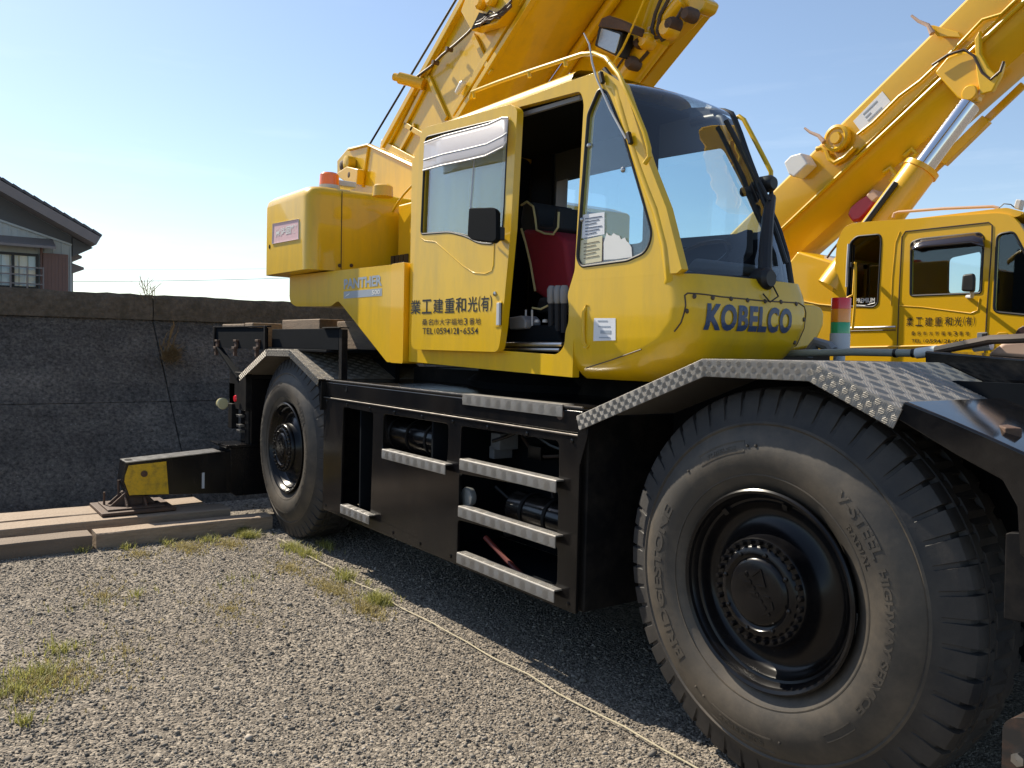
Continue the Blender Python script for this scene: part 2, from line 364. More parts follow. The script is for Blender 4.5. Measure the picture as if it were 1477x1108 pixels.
def make_wheel(parent, x, flip=False, y0=0):
    global tyre_me, rim_me, hub_me, nut_me, txt_me, zc
    loc = Vector((x, y0, .80))
    if tyre_me is None:
        g = tyre_geo(); o = obj('tyre', g, m_rub, None, smooth=28); tyre_me = o.data; tyre_me.materials.append(m_tread)
        for pg in tyre_me.polygons:
            if math.hypot(pg.center.x, pg.center.z) > .672: pg.material_index = 1
        bpy.data.objects.remove(o)
        g = G()
        g.lathe([(.050,.368),(.022,.380),(.016,.392),(.022,.399),(.032,.398),(.040,.386),(.034,.374),(.046,.366),(.060,.360),(.064,.350),(.058,.344),(.066,.338),(.088,.330),(.103,.318),(.110,.298),(.104,.270),(.088,.242),(.066,.224),(.045,.215),(.03,.210)], (0,0,0), 'Y', 72)
        for t in (-38, 12):
            a = R(t); g.bar((.362*math.sin(a),.05,.362*math.cos(a)), (.338*math.sin(a),.062,.338*math.cos(a)), .022, .02, up=(0,1,0))
        o = obj('wheel', g, m_rim, None, smooth=40); rim_me = o.data; bpy.data.objects.remove(o)
        g = G()
        g.lathe([(.045,.213),(.012,.212),(.004,.206),(.002,.180),(-.004,.176),(-.010,.166),(-.012,.150),(-.004,.143),(-.002,.135),(-.012,.126),(-.016,.118),(-.017,.06),(-.017,.0005)], (0,0,0), 'Y', 64)
        # cast emblem on the cap: ring strokes, bars and a peak
        def st(a, b, wd=.006): g.bar((a[0],-.018,a[1]), (b[0],-.018,b[1]), wd, .006, up=(0,1,0))
        st((-.055,.030),(-.02,.030)); st((.005,.030),(.04,.030)); st((-.03,-.005),(0,-.005)); st((.035,-.005),(.065,-.005)); st((-.02,.06),(.02,.095)); st((.02,.095),(.045,.03))
        for k in range(7): t = k/6; st((-.05+.11*t, .062-.13*t), (-.04+.11*t, .055-.13*t), .010)
        st((.03,-.085),(.085,-.045)); st((.085,-.045),(.075,-.02))
        g.lathe([(-.0165,.010),(-.021,.009),(-.021,.0005)], (-.048,0,.062), 'Y', 12)
        o = obj('hub', g, m_rim, None, smooth=40); hub_me = o.data; bpy.data.objects.remove(o)
        g = G()
        for k in range(30):
            a = 2*math.pi*k/30; c = (.194*math.sin(a), 0, .194*math.cos(a))
            g.lathe([(.006,.0115),(-.010,.0115),(-.015,.0085),(-.016,.0005)], c, 'Y', 6)
        for k in range(8):
            a = 2*math.pi*(k+.3)/8; c = (.155*math.sin(a), 0, .155*math.cos(a))
            g.lathe([(-.008,.009),(-.019,.009),(-.022,.0005)], c, 'Y', 8)
        o = obj('wheel_nut_ring', g, m_rim, None, smooth=30); nut_me = o.data; bpy.data.objects.remove(o)
        g = G()
        tyre_text(g, 'V-STEEL', 36, 64, .522, .566, .035)
        tyre_text(g, 'HIGHWAY SERVICE', 68, 126, .525, .556, .03)
        tyre_text(g, 'RADIAL', 48, 67, .476, .500, .02)
        tyre_text(g, 'BRIDGESTONE', 225, 298, .520, .572, .03)
        tyre_text(g, '505/95R25', 176, 198, .580, .606, .02)
        tyre_text(g, 'TUBELESS', 330, 346, .560, .575, .01)
        def band(a0, a1, ra, rb, wd=.0035):       # raised outline boxes on the sidewall
            n = 14
            for r in (ra, rb):
                for k in range(n):
                    t0 = R(a0+(a1-a0)*k/n); t1 = R(a0+(a1-a0)*(k+1)/n)
                    g.bar((r*math.sin(t0), sidewall_a(r), r*math.cos(t0)), (r*math.sin(t1), sidewall_a(r), r*math.cos(t1)), .006, wd, up=(0,1,0))
            for a in (a0, a1):
                t = R(a); g.bar((ra*math.sin(t), sidewall_a(ra), ra*math.cos(t)), (rb*math.sin(t), sidewall_a(rb), rb*math.cos(t)), .006, wd, up=(0,1,0))
        band(172, 202, .565, .622); band(326, 350, .548, .590); band(132, 146, .545, .572)
        for a in (318, 352, 168, 207, 212, 356):
            t = R(a); g.lathe([(0,.006),(-.006,.005),(-.007,.0004)], (.57*math.sin(t), sidewall_a(.57), .57*math.cos(t)), 'Y', 8)
        for k in range(96):                          # fine bead line
            t0 = 2*math.pi*k/96; t1 = 2*math.pi*(k+1)/96
            g.bar((.455*math.sin(t0), sidewall_a(.455), .455*math.cos(t0)), (.455*math.sin(t1), sidewall_a(.455), .455*math.cos(t1)), .005, .005, up=(0,1,0))
        o = obj('sidewall_lettering', g, m_rub, None, smooth=0); txt_me = o.data; bpy.data.objects.remove(o)
    def place(name, me, par, top=False):
        o = bpy.data.objects.new(name, me); COL.objects.link(o); o.parent = par
        if top:
            o.matrix_parent_inverse = Matrix.Translation(-par.location)
            o.location = loc if not flip else (x, y0+2.95, .80)
            if flip: o.rotation_euler = (0, 0, math.pi)
        return o
    wv = place('wheel', rim_me, parent, True)
    place('tyre', tyre_me, wv); place('hub', hub_me, wv); tag(place('wheel_nut_ring', nut_me, wv), kind='stuff')
    if not flip: place('sidewall_lettering', txt_me, wv)
    return wv

# ================================================================== checker plate
def checker(g, o, u, v, n, lu, lv, pitch=.052, inset=.006):
    """five-bar tread pattern on a rectangle: o origin, u,v unit axes, n normal"""
    o = Vector(o); u = Vector(u).normalized(); v = Vector(v).normalized(); n = Vector(n).normalized()
    nu = max(1, int(round(lu/pitch))); nv = max(1, int(round(lv/pitch))); pu = lu/nu; pv = lv/nv
    for i in range(nu):
        for j in range(nv):
            c = o + u*(i+.5)*pu + v*(j+.5)*pv
            s = 1 if (i+j) % 2 else -1
            d = (u+v*s).normalized(); e = (u*(-s)+v).normalized()
            for k in range(4):
                q = c + e*(k-1.5)*pitch*.22; h = pitch*(.60 if k in (1,2) else .42); wd = pitch*.06
                a0 = q-d*h; a1 = q+d*h
                if not (inset < (a0-o).dot(u) < lu-inset and inset < (a1-o).dot(u) < lu-inset and 0 < (a0-o).dot(v) < lv and 0 < (a1-o).dot(v) < lv):
                    h *= .86; a0 = q-d*h; a1 = q+d*h
                b0 = q-d*h*.72+n*.0016; b1 = q+d*h*.72+n*.0016
                g.add([a0, q-d*h*.7+e*wd, a1, q+d*h*.7+e*wd, q-d*h*.7-e*wd, q+d*h*.7-e*wd, b0, b1],
                      [(0,4,6),(0,6,1),(1,6,7,3),(4,5,7,6),(3,7,2),(5,2,7)])
def fender(parent, name, line, yl, yi, lip, m_top, pitch=.052):
    """bent sheet following the XZ line, outer edge at yl with a turned-down lip"""
    g = G(); t = .005
    top = [Vector((x, 0, z)) for x, z in line]; low = []
    for i, q in enumerate(top):
        ds = []
        if i: ds.append((top[i]-top[i-1]).normalized())
        if i < len(top)-1: ds.append((top[i+1]-top[i]).normalized())
        d = sum(ds, Vector()).normalized(); nr = Vector((d.z, 0, -d.x)); low.append(q + nr*lip/max(.5, nr.dot(Vector((ds[0].z,0,-ds[0].x)))))
    pts = [(q.x, q.z) for q in top]; lo = [(q.x, q.z) for q in low]
    g.plate(pts + lo[::-1], [], lambda a,b: (a, yl, b), (0, t, 0))
    und = [(x, z-t) for x, z in pts]
    g.plate(pts + und[::-1], [], lambda a,b: (a, yl+t, b), (0, yi-yl-t, 0))
    o = obj(name, g, m_top, parent, bevel=.003, seg=1)
    c = G()
    for i in range(len(top)-1):
        a, b = top[i], top[i+1]; u = (b-a); lu = u.length; u = u.normalized(); n = Vector((-u.z, 0, u.x))
        checker(c, (a.x, yl, a.z), u, (0,1,0), n, lu, yi-yl, pitch)
        checker(c, Vector((a.x, yl, a.z))-n*lip, u, n, (0,-1,0), lu, lip-.004, lip*.34)
    k = obj('tread_pattern', c, m_top, o, smooth=0, fix=False); k['kind'] = 'stuff'
    return o

# ================================================================== the large crane
CR = thing('mobile_crane', 'large yellow rough terrain crane with open cab door, black carrier and one extended outrigger', 'crane', (-2.5, 1.475, 0))
YC = -.012
# --- carrier
m_edge = mat('sun_glint_edge', (.16,.14,.12), .32, metal=.7, var=.6, scale=18, dirt=(.012,.011,.010), dirt_amt=.9, dirt_scale=11)  # bright edge colour stands in for sun glints on the rounded chassis edges
g = G(); g.box((-4.12,.12,.47), (-1.12,2.83,1.40)); g.v = g.v; 
core = G(); core.box((-6.75,.72,.62), (1.75,2.23,1.36)); core.box((-4.10,.62,.50),(-1.13,2.33,1.36)); core.box((-1.13,.03,.42),(-1.06,2.92,1.40)); core.box((-4.15,.03,.44),(-4.09,2.92,1.36))
core.box((-4.1,.75,1.30),(-1.1,2.2,1.55)); core.box((.95,.55,.6),(1.75,2.4,1.40))
obj('carrier_frame', core, m_blk_flat, CR, bevel=.01)
g = G(); g.box((-4.16,.0,1.425), (-1.07,2.95,1.442)); g.box((-4.16,.0,1.312), (-1.07,.02,1.425)); g.box((-4.16,2.93,1.312), (-1.07,2.95,1.425))
deck = obj('carrier_deck', g, m_blk, CR, bevel=.008, seg=3)
# far side skirt
g = G(); g.box((-4.15,2.93,.42),(-1.08,2.945,1.305)); obj('side_panel', g, m_blk, CR, bevel=.004)
# side panel with openings
def px_rect(x0, y0, x1, y1, Y):  # tl pixel and br pixel
    a = P(x0,y0,Y=Y); b = P(x1,y1,Y=Y); return a.x, b.x, b.z, a.z
H1 = rnd(PX([(495,587),(538.5,595.5),(534,743),(491,729)], YC), .03)
H2 = rnd(PX([(553,597),(647,611.5),(645,668),(551,650)], YC), .04)
H3 = rnd(PX([(665,614.5),(806,636),(806,692),(663,667)], YC), .03)
H4 = rnd(PX([(662,683),(805,709),(804,771),(661,736)], YC), .03)
H5 = rnd(PX([(660,750),(804,788),(803,845),(659,803)], YC), .03)
side = G(); side.plate([(-4.165,.417),(-1.075,.417),(-1.075,1.304),(-4.165,1.304)], [H1,H2,H3,H4,H5], lambda a,b: (a,YC,b), (0,.02,0))
panel = obj('side_panel', side, m_blk, CR, bevel=.004)
g = G()
for hx in (-3.47,-3.0): pass
for hl in (H1,H2,H3,H4,H5): 
    pass
g.tube([(-4.16,YC-.001,1.304),(-1.078,YC-.001,1.304)], .0055, 10)
obj('panel_edge', g, m_edge, panel)
g = G(); g.tube([(-4.155,.0035,1.4415),(-1.075,.0035,1.4415)], .006, 8); obj('deck_edge', g, m_edge, deck)
# interior of the side lockers
g = G(); g.plate([(-4.09,.44),(-1.13,.44),(-1.13,1.30),(-4.09,1.30)], [], lambda a,b: (a,.60,b), (0,.015,0))
for x in (-3.58,-2.55): g.box((x,.02,.45),(x+.02,.6,1.29))
g.box((-4.09,.03,.42),(-1.13,.60,.436))
obj('locker_lining', g, m_dark, CR)
def tank(x0, x1, y, z, r, name, m):
    g = G(); g.lathe([(0,.001),(0,r*.8),(.012,r*.95),(.03,r),(x1-x0-.03,r),(x1-x0-.012,r*.95),(x1-x0,r*.8),(x1-x0,.001)], (x0,y,z), 'X', 28)
    o = obj(name, g, m, CR, smooth=40)
    for q in (.22,.5,.78):
        b = G(); xx = x0+(x1-x0)*q; b.lathe([(-.012,r+.001),(-.012,r+.006),(.012,r+.006),(.012,r+.001)], (xx,y,z), 'X', 28); obj('tank_strap', b, m_blk_flat, o)
    return o
tank(-3.52,-2.62,.24,1.09,.115,'air_tank',m_blk)
tank(-1.95,-1.18,.26,.78,.105,'air_tank',m_blk)
g = G(); g.lathe([(0,.001),(0,.05),(.16,.05),(.18,.04),(.18,.001)], (-1.28,.18,1.02), 'Z', 20); obj('filter_canister', g, m_blk, CR)
g = G(); g.lathe([(.05,.02),(.02,.055),(-.01,.062),(-.02,.058),(-.024,.04),(-.026,.001)], (P(676,717,Y=.06).x,.06,P(676,717,Y=.06).z), 'Y', 28); obj('side_marker_lamp', g, m_lens, CR)
g = G(); a = P(700,775,Y=.15); g.tube([a, a+Vector((.2,.02,-.10)), a+Vector((.45,.0,-.17)), a+Vector((.72,-.02,-.16)), a+Vector((.9,.0,-.13))], .016, 8); obj('red_hose', g, m_hosered, CR)
# hoses, cables and brackets inside the open bays
rh = random.Random(9)
for k in range(16):
    x0 = rh.choice([-3.95,-3.4,-2.45,-2.2,-1.9]); x1 = x0+rh.uniform(.5,1.2); x1 = min(x1,-1.16); y = rh.uniform(.22,.5); z = rh.uniform(.55,1.2); d_ = rh.uniform(-.12,.12)
    g = G(); n_ = 7; g.tube([(x0+(x1-x0)*t/n_, y+.05*math.sin(t*1.1+k), z+d_*math.sin(math.pi*t/n_)-.02*math.cos(t*2+k)) for t in range(n_+1)], rh.uniform(.008,.018), 7); obj('hydraulic_hose', g, rh.choice([m_trim,m_trim,m_blk,m_hose]), CR)
for k in range(9):
    x = rh.uniform(-3.9,-1.3); z = rh.uniform(.55,1.2); g = G(); g.box((x,.40,z),(x+rh.uniform(.05,.14),.55,z+rh.uniform(.05,.12))); obj('valve_block', g, rh.choice([m_blk,m_rust,m_grey]), CR, bevel=.006)
# bolt heads along the panel
for x in np.linspace(-4.10,-1.13,9):
    for z in (.455,1.275):
        g = G(); g.lathe([(.001,.012),(-.006,.011),(-.008,.006),(-.008,.0004)], (x,YC,z), 'Y', 6); obj('bolt', g, m_blk, panel)
# steps
for q in ([(491,728),(534,742)], [(551,648),(645,665)], [(663,662),(806,693)], [(661,730),(805,773)], [(659,797),(803,852)]):
    a = P(*q[0], Y=YC-.05); b = P(*q[1], Y=YC-.05); z = (a.z+b.z)/2 if abs(a.z-b.z) < .05 else a.z-.0
    x0, x1 = a.x, b.x-.02; zt = a.z + .0
    g = G(); g.plate([(YC+.012,zt+.002),(YC-.048,zt+.002),(YC-.052,zt-.004),(YC-.052,zt-.062),(YC-.046,zt-.062),(YC-.046,zt-.006),(YC+.012,zt-.006)], [], lambda u,v: (x0,u,v), (x1-x0,0,0))
    s = obj('step', g, m_alu, CR, bevel=.0015, seg=1)
    c = G(); checker(c, (x0,YC-.052,zt-.060), (1,0,0), (0,0,1), (0,-1,0), x1-x0, .056, .048); checker(c, (x0,YC-.05,zt+.002), (1,0,0), (0,1,0), (0,0,1), x1-x0, .05, .05)
    tag(obj('tread_pattern', c, m_alu, s, smooth=0, fix=False), kind='stuff')
a = P(667,566,Y=-.008); b = P(811,590,Y=-.008)
g = G(); g.plate([(.07,1.4485),(-.008,1.4485),(-.008,1.385),(-.003,1.385),(-.003,1.4435),(.07,1.4435)], [], lambda u,v: (a.x,u,v), (b.x-a.x,0,0))
s = obj('step_edging', g, m_alu, CR, bevel=.001, seg=1)
c = G(); checker(c, (a.x,-.008,1.386), (1,0,0), (0,0,1), (0,-1,0), b.x-a.x, .06, .05); tag(obj('tread_pattern', c, m_alu, s, smooth=0, fix=False), kind='stuff')
for (x,y) in ((499,561),):
    q = P(x,y,Y=-.001); g = G(); g.lathe([(.001,.001),(-.002,.022),(.001,.023)], (q.x,-.001,q.z), 'Y', 16); obj('lashing_hole', g, m_dark, deck)
for (x,y,r) in ((770.5,592,.018),(808,597,.030)):
    q = P(x,y,Y=-.001); g = G(); g.lathe([(-.0015,.0005),(-.002,r),(.001,r)], (q.x,-.001,q.z), 'Y', 20); obj('lashing_hole', g, m_rust if r > .02 else m_dark, deck)
# wheels
for x in (0, -5.075):
    make_wheel(CR, x); make_wheel(CR, x, True)
# fenders
FF = [(-1.05,1.405),(-.270,1.702),(.245,1.706),(.585,1.558)]
fender(CR, 'front_fender', FF, -.062, .86, .072, m_alu, .050)
RF = [(-6.09,1.40),(-5.36,1.662),(-4.79,1.668),(-4.17,1.447)]
fender(CR, 'rear_fender', RF, -.055, 1.0, .06, m_chk, .050)
g = G(); g.plate(rnd([(-1.055,1.40),(-.99,1.425),(-.975,1.33),(-1.03,1.17),(-1.05,1.17)], .01), [], lambda a,b: (a,-.046,b), (0,.012,0)); obj('fender_bracket', g, m_blk, CR, bevel=.002)
g = G(); g.plate([(-4.20,1.43),(-4.155,1.43),(-4.155,1.22),(-4.175,1.20),(-4.20,1.3)], [], lambda a,b: (a,-.04,b), (0,.05,0)); obj('fender_bracket', g, m_blk, CR, bevel=.004)
# inner wheel wells
for xs in ((-1.05,.98),(-6.1,-4.17)):
    g = G(); g.box((xs[0],.62,.62),(xs[1],.66,1.64 if xs[0] > -3 else 1.6)); obj('wheel_well_liner', g, m_dark, CR)
# black front wing
def wing_pt(x, y): return P(x, y, Y=-.055)
top = PX([(1303,579),(1360,602),(1420,628),(1477,654),(1540,690),(1590,790)], -.055); low = PX([(1291,603),(1384.5,660),(1445,693),(1466,731),(1470,800),(1530,860)], -.055)
g = G(); g.plate(top + low[::-1], [], lambda a,b: (a,-.055,b), (0,.012,0))
zt = [(x, z) for x, z in top]
g.plate(zt + [(x-.004, z-.012) for x, z in zt][::-1], [], lambda a,b: (a,-.043,b), (0,.86,0))
obj('front_wing', g, m_wing, CR, bevel=.006)
q = [P(1411,609,Y=.10), P(1436,617,Y=.14)]
g = G(); g.bar(P(1412,610,Z=1.50), P(1462,625,Z=1.50), .05, .035); obj('wing_handle', g, m_rust, CR, bevel=.006)
g = G(); g.prism([P(1450,770,Y=.0),P(1456,768,Y=.0),P(1485,770,Y=.0),P(1485,900,Y=.0),P(1447,893,Y=.0)], (0,.05,0)); obj('mud_flap', g, m_blk_flat, CR, bevel=.004)
a = P(1446,1040,Y=-.02); 
g = G(); g.plate(rnd(PX([(1444,1125),(1446,1044),(1462,1034),(1520,1040),(1520,1125)], -.02), .02), [], lambda u,v: (u,-.02,v), (0,.18,0)); ft = obj('front_jack_bracket', g, mat('rust_specked_black',(.014,.012,.011),.6,var=.3,dirt=(.12,.055,.03),dirt_amt=.7,dirt_scale=14), CR, bevel=.006)
g = G(); c = P(1470,1095,Y=-.021); g.lathe([(.0,.02),(-.014,.02),(-.016,.001)], c, 'Y', 6); obj('bolt', g, m_steel, ft)
# raised black deck box on the carrier front
Yb = .875
g = G(); g.prism([P(1333,506,Y=Yb),P(1500,520,Y=Yb),P(1500,640,Y=Yb),P(1362,580,Y=Yb),P(1336,545,Y=Yb)], (0,.5,0)); obj('front_deck_box', g, m_wing, CR, bevel=.008)
g = G(); g.prism([P(1420,513,Y=1.0),P(1447,492,Y=1.0),P(1500,486,Y=1.0),P(1500,519,Y=1.0)], (0,.5,0)); obj('beige_cover', g, m_tarp, CR, bevel=.02)
Yr = 1.02
g = G(); g.tube([P(1040,511,Y=Yr),P(1138,510,Y=Yr),P(1230,508,Y=Yr),P(1318,509.5,Y=Yr)], .018, 12); obj('deck_pipe', g, m_rod, CR)
g = G(); g.tube([P(1322,510,Y=Yr-.02),P(1352,506,Y=Yr-.02)], .024, 12); obj('pipe_joint', g, m_white, CR)
for x in (1290,1316): 
    g = G(); g.tube([P(x,509.5,Y=Yr),P(x+4,509.5,Y=Yr)], .021, 12); obj('pipe_clamp', g, m_trim, CR)
g = G(); g.tube([P(1350,506,Y=.95),P(1390,498,Y=.95),P(1430,490,Y=.93),P(1460,489,Y=.9),P(1500,487,Y=.9)], .020, 10); obj('brown_hose', g, m_hose, CR)
g = G(); g.tube([P(1405,500,Y=.99),P(1430,497,Y=.99)], .024, 10); obj('hose_sleeve', g, m_lgrey, CR)
# stacked signal lamp
q = P(1211,500,Y=1.35); 
def lamp_ring(z0, z1, m, nm='lens_ring', r=.050):
    g = G(); g.lathe([(0,.001),(0,r),(z1-z0-.004,r),(z1-z0,r*.97),(z1-z0,.001)], (q.x,q.y,z0), 'Z', 28); return obj(nm, g, m, sl if nm != 'signal_lamp' else CR, smooth=40)
zz = [P(1211,y,Y=1.35).z for y in (500,481,465,446,430)]
sl = lamp_ring(zz[0]-.02, zz[1], m_lgrey, 'signal_lamp', .052); sl.name = 'signal_lamp'
lamp_ring(zz[1], zz[2], m_green); lamp_ring(zz[2], zz[3], m_amber); lamp_ring(zz[3], zz[4], m_redl)
g = G(); g.tube([(q.x,q.y,1.5),(q.x,q.y,zz[0])], .03, 12); obj('lamp_post', g, m_lgrey, sl)
g = G(); g.tube([P(1165,512,Y=1.25),P(1178,494,Y=1.25),P(1196,500,Y=1.25),P(1200,506,Y=1.25)], .03, 10); obj('coiled_hose', g, m_grey, CR)
# turntable
g = G(); g.lathe([(0,.001),(0,.95),(.05,.97),(.10,.90),(.20,.86),(.20,.001)], (-2.6,1.475,1.44), 'Z', 56); obj('turntable', g, m_dark, CR)
# --- rear rack with timber
rk = [( -7.05,1.655),(-5.50,1.655),(-5.50,1.855),(-7.05,1.872)]
g = G(); g.plate(rk, [], lambda a,b: (a,.0,b), (0,.02,0)); g.box((-7.05,.02,1.655),(-4.2,2.9,1.675)); g.box((-7.05,.02,1.675),(-7.03,2.9,1.87)); g.box((-5.52,.06,1.676),(-4.06,.08,1.845)); g.box((-7.05,-.012,1.862),(-5.45,.03,1.875))
rack = obj('rear_rack', g, m_dark, CR, bevel=.004)
for x in (312.5,339.5,371):
    a = P(x,493,Y=-.02); g = G(); g.box((a.x-.04,-.03,a.z),(a.x+.04,0,a.z+.02)); g.box((a.x-.03,-.022,a.z-.05),(a.x+.03,0,a.z)); g.box((a.x-.06,-.04,a.z-.075),(a.x+.02,0,a.z-.05)); g.box((a.x-.045,-.03,a.z-.14),(a.x-.005,0,a.z-.075)); obj('hinge', g, m_rust, rack, bevel=.003)
for x0 in (-7.05,-5.52):
    g = G(); g.box((x0,-.02,1.60),(x0+.04,.0,1.875)); obj('rack_post', g, m_blk_flat, rack, bevel=.003)
g = G(); g.bar(P(316,502,Y=.0), P(346,546,Y=.02), .03, .06, up=(0,1,0)); obj('rack_strut', g, m_dark, rack, bevel=.004)
g = G(); g.box((-4.055,.06,1.446),(-4.0,.11,1.84)); g.box((-4.34,.04,1.846),(-4.0,.12,1.856)); obj('rack_post', g, m_blk_flat, rack, bevel=.003)
# lamps at the back of the rear fender
a = P(337,570,Y=.02); g = G(); g.box((a.x-.10,.0,a.z-.12),(a.x+.10,.10,a.z+.13)); obj('tail_lamp', g, m_blk, CR, bevel=.01)
b = P(320,582,Y=-.02); g = G(); g.lathe([(-.06,.001),(-.05,.03),(-.02,.055),(.04,.06),(.05,.05),(.05,.001)], b, 'X', 20); obj('indicator_lamp', g, m_creaml, CR)
b = P(340,575,Y=-.02); g = G(); g.lathe([(0,.035),(-.015,.03),(-.018,.001)], b, 'Y', 18); obj('tail_lens', g, m_redl, CR)
g = G(); g.box((-6.55,.0,1.05),(-6.05,.06,1.42)); g.box((-6.5,-.03,.85),(-6.38,.04,1.10)); g.box((-6.16,.03,.5),(-6.06,.6,1.40)); obj('rear_bracket', g, m_blk_flat, CR, bevel=.006)
for yy in (600,614,622):
    b = P(343,yy,Y=-.03); g = G(); g.box((b.x-.05,b.y,b.z-.012),(b.x+.05,b.y+.05,b.z+.012)); obj('bracket_clip', g, m_steel, CR, bevel=.002)
# --- rear outrigger
XO = -6.20
g = G()
prof = [(-.15,.27),(-.10,.235),(2.9,.235),(2.9,.66),(-.15,.70)]
g.plate(prof, [], lambda a,b: (XO-.19,a,b), (.38,0,0)); g.box((XO-.20,-.20,.70),(XO+.20,.12,.73)); g.box((XO-.22,-.23,.722),(XO+.02,-.17,.736))
g.box((XO-.15,.05,.7),(XO+.15,.3,1.36))
obj('outrigger_housing', g, m_blk, CR, bevel=.008)
def oq(l, X): return [(P(x,y,X=X).y, P(x,y,X=X).z) for x, y in l]
ob = oq([(181,668),(318,652),(340,650),(340,711),(323,711.6),(243,713.5),(193,716),(186,716),(177,696),(178,686)], XO+.12)
g = G(); g.plate(ob, [], lambda a,b: (XO-.12,a,b), (.24,0,0)); beam = obj('outrigger_beam', g, m_blk, CR, bevel=.006)
oy = oq([(185.6,671.5),(239.7,665.6),(243.4,712.7),(193,714),(186.7,714.8),(179.5,695),(180.2,686.7)], XO+.124)
g = G(); g.plate(oy, [], lambda a,b: (XO+.122,a,b), (.004,0,0)); ym = obj('yellow_marking', g, mat('chipped_yellow', (.70,.43,.012), .45, var=.12, dirt=(.10,.07,.03), dirt_amt=.7, dirt_scale=14), beam)
g = G(); g.lathe([(.0,.03),(.012,.028),(.014,.001)], P(208,683.5,X=XO+.127), 'X', 14); obj('bolt', g, m_rust, beam)
q = P(293,700,X=XO+.123); g = G(); g.box((XO+.121,q.y-.012,q.z-.03),(XO+.125,q.y+.012,q.z+.12)); obj('reflector_strip', g, m_lgrey, beam)
a = oq([(181,668),(318,652)], XO+.12); g = G(); g.plate([a[0],a[1],(a[1][0],a[1][1]+.008),(a[0][0],a[0][1]+.008)], [], lambda u,v: (XO-.13,u,v), (.26,0,0)); obj('beam_cover', g, m_steel, beam)
zf = .172
g = G(); g.box((XO-.30,-1.30,zf),(XO+.30,-.68,zf+.028)); g.box((XO-.23,-1.24,zf+.028),(XO+.23,-.76,zf+.045))
for s_ in (-1,1):
    g.prism([(XO+s_*.06,-1.20,zf+.045),(XO+s_*.06,-.80,zf+.045),(XO+s_*.06,-.92,zf+.17),(XO+s_*.06,-1.06,zf+.17)], (.02,0,0))
    g.prism([(XO-.20,-1.0+s_*.08,zf+.045),(XO+.20,-1.0+s_*.08,zf+.045),(XO+.06,-1.0+s_*.08,zf+.16),(XO-.06,-1.0+s_*.08,zf+.16)], (0,.02,0))
g.lathe([(0,.001),(0,.09),(.14,.075),(.14,.001)], (XO,-1.0,zf+.03), 'Z', 24)
flt = obj('outrigger_float', g, m_rust, CR, bevel=.006)
g = G(); g.lathe([(0,.001),(0,.06),(.35,.06),(.35,.001)], (XO,-1.0,zf+.10), 'Z', 20); obj('jack_cylinder', g, m_blk_flat, flt)
g = G()
for (dy) in (-1.22,-1.10): g.tube([(XO-.05,dy,zf+.03),(XO-.05,dy,zf+.16 if dy < -1.2 else zf+.26)], .010, 8)
obj('float_pin', g, m_rust, flt)
# ================================================================== cab of the large crane
YS, YF = .15, 1.08                 # near and far side of the cab
ZW = 2.085                         # waist height where the nose ends
NZ = [1.575,1.60,1.64,1.70,1.78,1.86,1.94,2.02,ZW]
NX = [-1.28,-1.08,-.90,-.70,-.58,-.535,-.535,-.555,-.585]
NI = [.10,.06,.025,.006,.0,0,0,0,0]                     # how far the underside tucks in
NX = [-.82,-.76,-.69,-.61,-.555,-.535,-.535,-.555,-.585]
NRX = [.50,.48,.44,.34,.20,.14,.12,.12,.12]           # corner rounding along X, longer towards the chin
NRY = [.26,.25,.23,.20,.17,.14,.12,.12,.12]
def nose_par(z): return [float(np.interp(z, NZ, q)) for q in (NX, NI, NRX, NRY)]
def nose_x(Y, z):
    xf, ins, rx, ry = nose_par(z); y0 = YS+ins; y1 = YF-ins
    yc = (y0+y1)/2; b = .03*(1-((Y-yc)/((y1-y0)/2))**2)
    d = min(max(0.0, ry-(Y-y0), ry-(y1-Y)), ry)
    return xf + b - rx*(1-math.sqrt(max(0, 1-(d/ry)**2)))
rows = []
XB = -1.335
for z in np.linspace(NZ[0], ZW, 26):
    _xf, ins, _rx, RC = nose_par(z); y0 = YS+ins; y1 = YF-ins; r = []
    xc = nose_x(y0+1e-6, z)
    r.append((min(XB, xc-.01), y0, z)); r.append((xc-.001, y0, z)) if xc > XB else r.append((xc-.005, y0, z))
    for k in range(1, 13): t = math.pi/2*k/12; Y = y0+RC*(1-math.cos(t)); r.append((nose_x(Y, z), Y, z))
    for k in range(1, 8): Y = y0+RC+(y1-y0-2*RC)*k/8; r.append((nose_x(Y, z), Y, z))
    for k in range(12, 0, -1): t = math.pi/2*k/12; Y = y1-RC*(1-math.cos(t)); r.append((nose_x(Y, z), Y, z))
    r.append((xc-.001, y1, z)); r.append((min(XB, xc-.01), y1, z)); rows.append(r)
g = G(); g.grid(rows)
g.add([(XB,YS+.10,1.575),(XB,YF-.10,1.575),(-1.30,YF-.10,1.575),(-1.30,YS+.10,1.575)], [(0,1,2,3)])
nose = obj('cab_nose', g, m_yel, CR, smooth=50)
g = G(); g.prism([P(x,y,X=-.80) for x,y in ((1140,436),(1176,439),(1186,443),(1190,452),(1189,470),(1180,490),(1168,503),(1140,508))], (-.5,0,0)); obj('cab_corner_cover', g, m_yel, CR, bevel=.03, seg=3)
